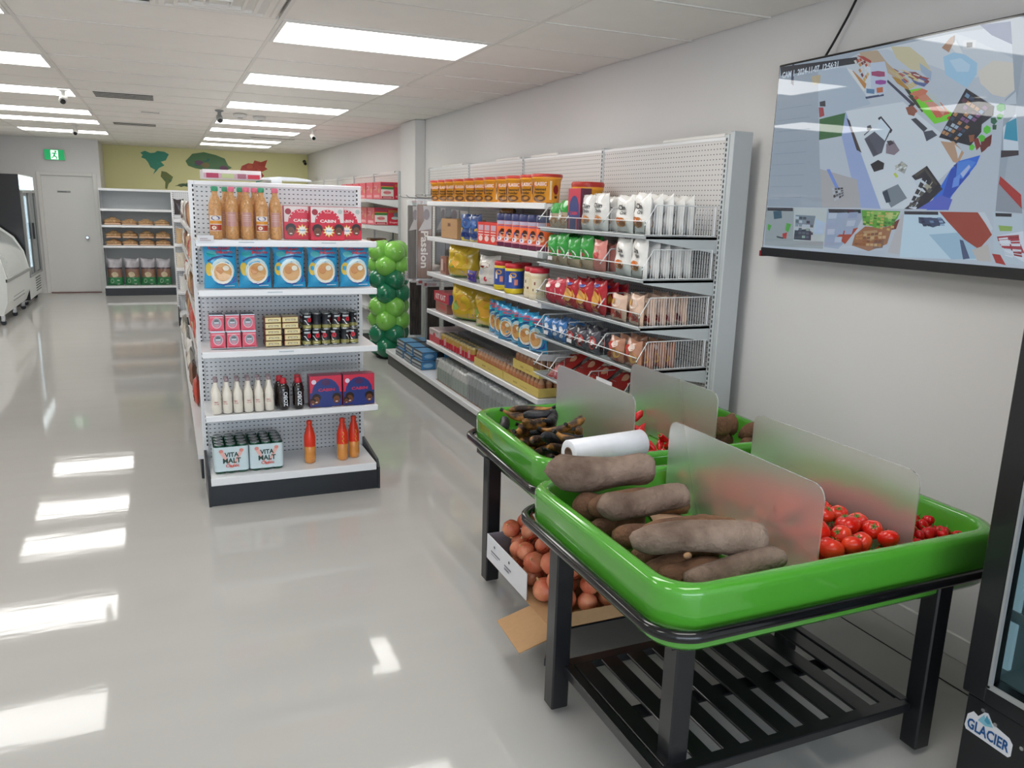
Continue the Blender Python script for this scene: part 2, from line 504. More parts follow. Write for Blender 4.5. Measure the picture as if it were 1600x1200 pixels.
for x, y, lb in ((.855, 9.80, 'left of the two round white smoke detectors on the ceiling'), (1.08, 9.94, 'right of the two round white smoke detectors on the ceiling')):
    t = thing('smoke_detector', lb, 'detector', (x, y, CH), group='smoke detectors')
    MB().lathe([(.06, 0), (.075, -.004), (.07, -.03), (.045, -.042)], 'white_trim', n=18).build('housing', t)
    MB().lathe([(.03, -.042), (.026, -.048)], 'gray_plastic', n=12).build('sensor', t)
def cctv(x, y, z, lab, col, wall=False, rz=0):
    t = thing('security_camera', lab, 'camera', (x, y, z), rz, group='security cameras')
    if not wall:
        MB().lathe([(.045, 0), (.045, -.012), (.02, -.02), (.016, -.06)], col, n=12).build('mount', t)
        MB().lathe([(.03, -.06), (.034, -.05), (.034, .06), (.03, .07)], col, n=12, T=TR(0, 0, -.085, 0, PI / 2 + .35)).build('body', t)
        MB().lathe([(.024, 0), (.02, .006)], 'black_gloss', n=12, T=TR(0, -.066, -.115, 0, PI / 2 + .35)).build('lens', t)
    else:
        MB().lathe([(.035, 0), (.035, .015)], col, n=10, T=TR(0, 0, 0, 0, PI / 2)).build('mount', t)
        MB().lathe([(.028, 0), (.03, .12)], col, n=12, T=TR(0, -.01, -.01, 0, PI / 2 + .3)).build('body', t)
        MB().lathe([(.02, .12), (.018, .125)], 'black_gloss', n=10, T=TR(0, -.01, -.01, 0, PI / 2 + .3)).build('lens', t)
cctv(.62, 9.55, CH, 'dark ceiling camera at the left end of a right-row light', 'gray_plastic')
PAL['print_dark'] = PAL['dark_matt']
cctv(1.90, 11.25, CH, 'white ceiling camera at the right end of a right-row light', 'white_trim')
cctv(-.78, 8.66, CH, 'white ceiling camera beside the second left-row light', 'white_trim')
cctv(-1.05, 12.9, CH, 'white ceiling camera under the rear left-row lights', 'white_trim')
cctv(2.72, YF - .03, 2.50, 'small dark camera high in the corner by the lime wall', 'kick_black', True)

# door and sign on the white back wall
d = struct(MB().box(-1.90, -1.105, YD + .02, YD + .06, .012, 2.02, 'white_trim', b=.004).build('door_1'))
t = MB()
t.box(-1.96, -1.90, YD - .02, YD + .03, 0, 2.08, 'white_trim', b=.004); t.box(-1.105, -1.045, YD - .02, YD + .03, 0, 2.08, 'white_trim', b=.004)
t.box(-1.90, -1.105, YD - .02, YD + .03, 2.02, 2.08, 'white_trim', b=.004)
t.build('door_frame', d)
MB().lathe([(.012, 0), (.012, .03), (.03, .04), (.034, .06), (.022, .075)], 'chrome', n=14, T=TR(-1.262, YD + .02, .975, 0, PI / 2)).build('door_knob', d)
s = MB(); s.box(-1.665, -1.465, YD + .008, YD + .019, 1.735, 1.765, '8d8f8e')
s.dec(TR(-1.66, YD + .008, 1.737), [('t', 'WASHROOM', .005, .005, .13, .021, '2b2b2d')]); s.build('door_sign', d)
MB().box(-1.9, -1.105, YD + .0, YD + .05, 0, .012, '6e3b30').build('threshold', d)
struct(MB().box(XL, -1.96, YD - .012, YD, 0, .09, 'white_trim').build('baseboard_back'))
# running-man exit sign
t = thing('exit_sign', 'green running man exit sign high on the white back wall', 'sign', (-1.65, YD - .02, 2.36))
MB().box(-.155, .155, -.04, .02, -.09, .09, 'white_trim', b=.005).build('housing', t)
m_ = mat('exit_green', '12a05c', .4, var=0, em=.5); mat('exit_white', 'e8fff0', .4, var=0, em=.9)
s = MB(); s.box(-.15, .15, -.046, -.041, -.085, .085, 'exit_green')
D_ = [('r', -.055, -.075, .055, .075, 'exit_white'), ('e', .020, .052, .017, .017, 'exit_green'),
      ('p', [(-.03, .035), (.02, .035), (.045, .010), (.038, .002), (.014, .018), (.010, -.012), (.040, -.035), (.034, -.07), (.016, -.07), (.020, -.044), (-.008, -.028), (-.022, -.052), (-.05, -.055), (-.05, -.040), (-.030, -.036), (-.014, 0), (-.014, .018), (-.03, .016), (-.042, -.004), (-.050, .002)], 'exit_green')]
s.dec(TR(0, -.046, 0), D_); s.build('sign_face', t)

# continents on the lime wall: flat multi-coloured decals
def continent(name, label, cx, cz, sx, sz, pts, cells, seed):
    """outline pts in unit box; cells: coloured country blobs placed inside"""
    r = random.Random(seed); q = MB()
    T = TR(cx, YF - .004, cz)
    pl = [(x * sx, y * sz) for x, y in pts]
    q.prism(pl, .003, cells[0], T)
    def inside(x, y):
        c = False; n = len(pts)
        for i in range(n):
            x1, y1 = pts[i]; x2, y2 = pts[(i + 1) % n]
            if (y1 > y) != (y2 > y) and x < (x2 - x1) * (y - y1) / (y2 - y1) + x1: c = not c
        return c
    k = 0; items = []
    while k < 26:
        x, y = r.uniform(-.5, .5), r.uniform(-.5, .5)
        rr = r.uniform(.05, .12)
        P = []
        for i in range(7):
            a = 2 * PI * i / 7 + .3; s_ = r.uniform(.75, 1.15)
            P.append((x + rr * s_ * math.cos(a), y + rr * s_ * math.sin(a)))
        k += 1
        if all(inside(*p_) for p_ in P): items.append(('p', [(a * sx, b * sz) for a, b in P], r.choice(cells)))
    q.dec(T, items)
    return tag(q.build(name), label, 'wall decal', 'world map decals')
NA = [(-.5, .40), (-.34, .48), (-.15, .40), (0, .42), (.1, .5), (.35, .48), (.5, .38), (.38, .12), (.2, .05), (.32, -.1), (.12, -.22), (.02, -.36), (-.1, -.5), (-.02, -.3), (-.18, -.2), (-.25, 0), (-.34, .14), (-.48, .20), (-.42, .30)]
SA = [(-.4, .5), (0, .45), (.5, .2), (.35, -.05), (.1, -.2), (-.05, -.5), (-.2, -.45), (-.15, -.1), (-.5, .2)]
AF = [(-.5, .15), (-.35, .42), (-.1, .5), (.15, .42), (.35, .3), (.42, .05), (.5, -.02), (.32, -.2), (.25, -.4), (.1, -.5), (-.05, -.35), (-.1, -.15), (-.3, -.1), (-.45, -.02)]
EU = [(-.5, -.2), (-.35, -.05), (-.3, .15), (-.1, .3), (.05, .28), (.1, .45), (.3, .38), (.5, .5), (.42, .15), (.5, .05), (.3, -.1), (.38, -.3), (.2, -.5), (.1, -.32), (-.05, -.2), (-.2, -.4), (-.3, -.25)]
continent('map_decal', 'teal north america decal on the lime green wall', -.09, 2.35, .50, .44, NA, ['2f9478', '2a7a52', '3aa38c', '1f6a58', '7a8a3c'], 1)
continent('map_decal', 'olive south america decal below the teal continent on the lime wall', .10, 2.03, .22, .34, SA, ['6f7a35', '8a7040', '5d7a3f', '3c7a55'], 2)
continent('map_decal', 'green and red africa decal in the middle of the lime wall', .88, 2.33, .85, .52, AF, ['4a7a45', 'a23c3a', '2e8a60', '7d7038', '6b3f5c', '236a50'], 3)
continent('map_decal', 'red and teal asia decal on the right of the lime wall', 1.68, 2.30, .62, .40, EU, ['c44a35', 'b8432f', 'cf5a3a'], 4)
continent('map_decal', 'small teal country decal below the red asia decal', 1.80, 2.10, .28, .16, SA, ['2f9478', '2a7a52'], 5)
continent('map_decal', 'dark green island decal behind the top of the centre shelf', .42, 1.95, .38, .10, EU, ['3c5a33', '6b6a2c', '2a5a3c'], 6)
# ------------------------------------------------------------ shelving
RX = -PI / 2       # faces -X
# --- end-cap unit of the centre run, faces the camera
def gondola(name, label, x0, x1, yb, yf, top, tops, loc_label=None, holesm='peg_x', base=True, zdeck=.165):
    t = thing(name, label, 'shelving', ((x0 + x1) / 2, yb, 0))
    off = t.location
    for x in (x0, x1 - .032):
        u = MB(); u.box(x, x + .032, yb - .006, yb + .06, 0, top, 'shelf_white', b=.003); u.build('upright', t, off)
        sgn = x + (.020 if x == x0 else .002)
        s = MB(); z = .24
        while z < top - .03:
            s.box(sgn, sgn + .008, yb - .0066, yb - .0055, z, z + .014, 'dark_matt'); z += .0254
        o = s.build('slot_strip', t, off); o['kind'] = 'stuff'
    MB().box(x0 + .032, x1 - .032, yb + .004, yb + .012, .10, top - .025, holesm).build('pegboard', t, off)
    MB().box(x0 + .03, x1 - .03, yb - .008, yb + .05, top - .025, top, 'shelf_white', b=.003).build('top_rail', t, off)
    for z in tops:
        s = MB()
        s.box(x0 + .012, x1 - .004, yf + .006, yb - .008, z - .018, z - .004, 'shelf_white')
        s.box(x0 + .010, x1 - .002, yf - .006, yf + .006, z - .036, z, 'shelf_white', b=.004)
        for x in (x0 + .034, x1 - .036):
            s.prism([(yf + .01, z - .005), (yb - .008, z - .005), (yb - .008, z - .075), (yf + .01, z - .032)], .003, 'shelf_white', Matrix(((0, 1, 0, x), (1, 0, 0, 0), (0, 0, 1, 0), (0, 0, 0, 1))))
        s.build('shelf', t, off)
    s = MB(); s.box(x0 + .02, x1 - .02, yf - .01, yb - .006, zdeck - .022, zdeck, 'shelf_white')
    s.box(x0 + .018, x1 - .018, yf - .018, yf - .008, zdeck - .045, zdeck, 'shelf_white', b=.003); s.build('base_deck', t, off)
    MB().box(x0 + .015, x1 - .008, yf - .012, yf + .004, 0, zdeck - .045, 'kick_black').build('kick_plate', t, off)
    for x in (x0 + .002, x1 - .012):
        MB().prism([(yf - .02, 0), (yb - .008, 0), (yb - .008, zdeck + .05), (yb - .06, zdeck + .045), (yf + .02, zdeck + .012), (yf - .02, zdeck - .03)], .014, 'kick_black',
                   Matrix(((0, 1, 0, x), (1, 0, 0, 0), (0, 0, 1, 0), (0, 0, 0, 1)))).build('base_end', t, off)
    return t
EC = [1.489, 1.222, .885, .525]
G1 = gondola('shelving_unit', 'white pegboard end shelf unit with four shelves and black base facing the aisle', .135, 1.115, 4.95, 4.55, 1.80, EC)
# price tickets on the lips
s = MB(); s.box(.155, .235, 4.538, 4.542, 1.475, 1.512, 'card_white'); s.dec(TR(.155, 4.538, 1.475), [('r', .012, .010, .066, .013, '9a7a7a'), ('r', .012, .018, .05, .022, '9a8080')])
s.build('price_ticket', G1, G1.location)
for x, z in ((.50, 1.205), (.80, 1.475), (.36, 1.475), (.55, .870)):
    s = MB(); s.box(x, x + .08, 4.542, 4.5435, z, z + .004, '9fb0b6'); s.build('price_ticket', G1, G1.location)
# --- run of shelves behind it, seen edge-on from the left
R1 = thing('shelving_run', 'long white shelving run behind the end unit, seen edge on', 'shelving', (.62, 7.8, 0))
o = R1.location
MB().box(.60, .64, 5.03, 10.6, .1, 1.80, 'shelf_white').build('spine_panel', R1, o)
MB().box(.60, .66, 5.03, 10.6, 1.80, 1.82, 'shelf_white').build('top_rail', R1, o)
for z in (.45, .80, 1.15, 1.45):
    s = MB(); s.box(.19, .60, 5.04, 10.55, z - .02, z, 'shelf_white'); s.box(.18, .19, 5.04, 10.55, z - .036, z + .002, 'shelf_white'); s.build('shelf', R1, o)
    s = MB(); s.box(.64, 1.05, 5.04, 10.55, z - .02, z, 'shelf_white'); s.box(1.05, 1.06, 5.04, 10.55, z - .036, z + .002, 'shelf_white'); s.build('shelf', R1, o)
MB().box(.105, .60, 5.04, 10.6, .13, .155, 'shelf_white').build('base_deck', R1, o)
MB().box(.12, 1.1, 5.05, 10.58, 0, .13, 'kick_black').build('kick_plate', R1, o)
for y in (6.25, 7.5, 8.75, 10.56):
    MB().box(.59, .65, y, y + .03, 0, 1.82, 'shelf_white').build('upright', R1, o)
# --- unit facing the camera at the far end of the run
G2 = gondola('shelving_unit', 'far white pegboard end panel left of the centre run', .10, 1.07, 12.0, 11.6, 1.80, [1.42, 1.1, .78, .46])
# --- back wall unit with loaves
G3 = thing('shelving_unit', 'white shelf unit against the back wall holding baked goods', 'shelving', (-.42, 15.9, 0))
o = G3.location
MB().box(-1.0, .17, 15.93, 15.96, .1, 1.83, 'shelf_grey').build('back_panel', G3, o)
for x in (-1.01, .165): MB().box(x, x + .03, 15.88, 15.97, 0, 1.84, 'shelf_white').build('upright', G3, o)
for z in (1.83, 1.49, 1.215, .865):
    s = MB(); s.box(-.99, .17, 15.52, 15.92, z - .02, z - .002, 'shelf_white'); s.box(-1.0, .17, 15.5, 15.52, z - .04, z, 'shelf_white', b=.003)
    s.build('shelf', G3, o)
for x in (-1.0, .158):
    MB().box(x, x + .008, 15.5, 15.93, .15, 1.80, 'shelf_grey').build('side_panel', G3, o)
MB().box(-1.0, .17, 15.48, 15.92, .13, .165, 'shelf_white').build('base_deck', G3, o)
MB().box(-1.01, .18, 15.46, 15.9, 0, .13, 'kick_black').build('kick_plate', G3, o)

# --- long wall unit on the right wall
YS = [3.37, 4.62, 5.87, 7.10, 8.32]
WP = 2.61
G4 = thing('store_shelving', 'long white pegboard wall shelving with price rails along the right wall', 'shelving', (2.6, 5.8, 0))
o = G4.location
for i, y in enumerate(YS):
    MB().box(WP - .008, WP + .10, y - .016, y + .016, 0, 2.085, 'shelf_grey', b=.003).build('upright', G4, o)
    s = MB(); z = .2
    while z < 2.06:
        s.box(WP - .0088, WP - .0078, y - .005, y + .003, z, z + .015, 'dark_matt'); z += .0254
    q = s.build('slot_strip', G4, o); q['kind'] = 'stuff'
MB().box(WP - .004, WP + .115, YS[0] - .05, YS[0] - .017, 0, 2.10, 'shelf_grey', b=.004).build('end_column', G4, o)
for i in range(4):
    MB().box(WP, WP + .008, YS[i] + .016, YS[i + 1] - .016, .12, 2.06, 'peg_y').build('pegboard', G4, o)
    MB().box(WP - .003, WP + .03, YS[i] + .016, YS[i + 1] - .016, 2.06, 2.075, 'shelf_white').build('top_rail', G4, o)
def strip(y0, y1): MB().box(WP + .0, WP + .02, y0, y1, 2.0755, 2.094, 'lamp_frame', b=.004).build('top_glint', G4, o)  # white piece added to stand for light glinting along the board top
for a, b in ((3.40, 3.95), (5.3, 5.75), (5.95, 6.45), (7.3, 7.9)): strip(a, b)
SH = [1.735, 1.425, 1.105, .760, .460]
for i in (1, 2):
    for z in SH:
        s = MB(); y0, y1 = YS[i] + .004, YS[i + 1] - .004
        s.box(2.22, WP - .01, y0, y1, z - .020, z - .004, 'shelf_white')
        s.box(2.205, 2.222, y0, y1, z - .040, z, 'shelf_white', b=.004)
        for y in (y0 + .002, y1 - .005):
            s.prism([(2.21, z - .005), (WP - .01, z - .005), (WP - .01, z - .085), (2.21, z - .036)], .003, 'shelf_white', TR(0, y, 0))
        s.build('shelf', G4, o)
for i in range(4):
    y0, y1 = YS[i], YS[i + 1]
    s = MB(); s.box(2.14, WP - .01, y0 + .002, y1 - .002, .145, .165, 'shelf_white'); s.box(2.125, 2.14, y0 + .002, y1 - .002, .12, .166, 'shelf_white', b=.004)
    s.build('base_deck', G4, o)
    MB().box(2.15, 2.17, y0 + .001, y1 - .001, 0, .12, 'kick_grey').build('kick_plate', G4, o)
# near section: shelves carrying wire baskets with clear fronts
TI = [1.582, 1.365, 1.125, .90, .655]
BX0 = 2.165
for z in TI:
    y0, y1 = YS[0] + (.012 if z > .7 else .16), YS[1] - .012
    s = MB(); s.box(BX0 + .01, WP - .01, y0, y1, z - .016, z - .002, 'shelf_grey')
    for y in (y0, y1 - .003):
        s.prism([(BX0 + .01, z - .003), (WP - .01, z - .003), (WP - .01, z - .085), (BX0 + .01, z - .02)], .003, 'shelf_grey', TR(0, y, 0))
    s.build('shelf', G4, o)
    MB().box(BX0 - .002, BX0 + .002, y0, y1, z + .004, z + .066, 'acrylic').build('clear_front', G4, o)
    w = MB(); R_ = .0028
    w.tube([(BX0 - .004, y0, z + .070), (BX0 - .004, y1, z + .070)], R_, 'wire_white', 5); w.tube([(BX0 - .004, y0, z + .002), (BX0 - .004, y1, z + .002)], R_, 'wire_white', 5)
    w.build('front_wires', G4, o)
    for yy, hh, n in ((y0 + .002, .15, 24), (y0 + .42, .13, 7), (y0 + .86, .13, 7), (y1 - .006, .13, 9)):
        w = MB(); xa = BX0 + .03
        w.tube([(BX0 - .002, yy, z + .05), (xa + .03, yy, z + hh), (WP - .02, yy, z + hh)], R_ * (1 if n == 24 else 1.5), 'wire_white', 5)
        w.tube([(BX0, yy, z + .004), (WP - .02, yy, z + .004)], R_, 'wire_white', 5)
        if n == 24: w.tube([(WP - .03, yy, z + .004), (WP - .03, yy, z + hh)], R_ * 1.6, 'wire_white', 5)
        for k in range(n):
            x = xa + .02 + (WP - .06 - xa) * k / (n - 1)
            w.tube([(x, yy, z + .004), (x, yy, z + hh)], .0014, 'wire_white', 4, cap=False)
        q = w.build('wire_divider', G4, o)
        if n == 24: q['label'] = 'tall wire end panel'
# peg hooks of the far section
for zz, ys in ((1.76, (7.2, 7.5, 7.8, 8.05)), (.98, (7.35, 7.65, 7.95))):
    for y in ys:
        w = MB(); w.tube([(WP, y, zz), (2.24, y, zz + .01), (2.21, y, zz + .03)], .004, 'chrome', 6); w.tube([(WP, y, zz + .035), (2.36, y, zz + .04)], .003, 'chrome', 6)
        w.ball((2.21, y, zz + .032), .008, 'wire_white', 6, 5); w.build('peg_hook', G4, o)
# --- far wall unit beyond the pillar
G5 = thing('store_shelving', 'far wall shelving beyond the pillar stacked with red cartons', 'shelving', (2.6, 12.5, 0))
o = G5.location
MB().box(WP + .05, WP + .06, 9.70, 16.4, .12, 2.06, 'peg_y').build('pegboard', G5, o)
for y in (9.68, 10.95, 12.2, 13.45, 14.7, 16.4): MB().box(WP + .03, WP + .10, y - .015, y + .015, 0, 2.09, 'shelf_grey').build('upright', G5, o)
MB().box(WP + .04, WP + .08, 9.72, 16.4, 2.06, 2.08, 'shelf_white').build('top_rail', G5, o)
MB().box(WP + .04, WP + .06, 9.9, 10.6, 2.081, 2.10, 'lamp_frame').build('top_glint', G5, o)  # same added white piece, a light glint given solid shape
for z in (1.755, 1.445, 1.10, .76, .46):
    s = MB(); s.box(2.25, WP + .05, 9.69, 16.4, z - .02, z - .004, 'shelf_white'); s.box(2.235, 2.25, 9.69, 16.4, z - .04, z, 'shelf_white')
    s.prism([(2.25, z - .005), (WP + .05, z - .005), (WP + .05, z - .10), (2.25, z - .036)], .004, 'shelf_white', TR(0, 9.684, 0))
    s.build('shelf', G5, o)
MB().box(2.16, WP + .05, 9.7, 16.4, .12, .165, 'shelf_white').build('base_deck', G5, o)
MB().box(2.18, WP + .05, 9.71, 16.4, 0, .12, 'kick_grey').build('kick_plate', G5, o)
s = MB(); s.box(WP - .02, WP + .03, 9.02, 9.045, 1.25, 1.34, 'white_trim', b=.004); s.box(WP, WP + .012, 9.015, 9.02, 1.28, 1.31, 'gray_plastic')
tag(s.build('wall_switch', loc=(.06, 0, 0)), 'small white switch box on the pillar face', 'switch')

# ------------------------------------------------------------ television on the right wall
TVX = 2.672
TL_ = 3.125
tv = thing('television', 'large wall mounted television showing security camera views', 'television', (TVX, 2.30, 1.50))
o = tv.location
T = TR(TVX, TL_, 0, RX)
MB().box(0, 1.60, .004, .045, 1.506, 2.382, 'black_gloss', T, b=.004).build('bezel', tv, o)
MB().box(.25, 1.3, .045, .085, 1.58, 2.0, 'dark_matt', T, b=.01).build('rear_housing', tv, o)
MB().box(.5, 1.1, .085, .115, 1.70, 2.15, 'dark_matt', T).build('wall_bracket', tv, o)
MB().box(0, 1.60, .0, .006, 1.506, 1.545, 'black_steel', T).build('lower_bezel', tv, o)
MB().box(-.008, .004, -.002, .04, 1.503, 1.530, '8c1420', T).build('corner_clip', tv, o)
def scr(hexs):
    n = 'scr' + hexs
    if n not in PAL:
        c = hx(hexs); mat(n, (c[0] * .84, c[1] * .95, c[2] * 1.08), .3, var=0, em=.50, coat=1, spec=.2)
        q = PAL[n].node_tree.nodes['Principled BSDF']; q.inputs['Base Color'].default_value = (.02, .02, .025, 1); q.inputs['Coat Roughness'].default_value = .015
    return n
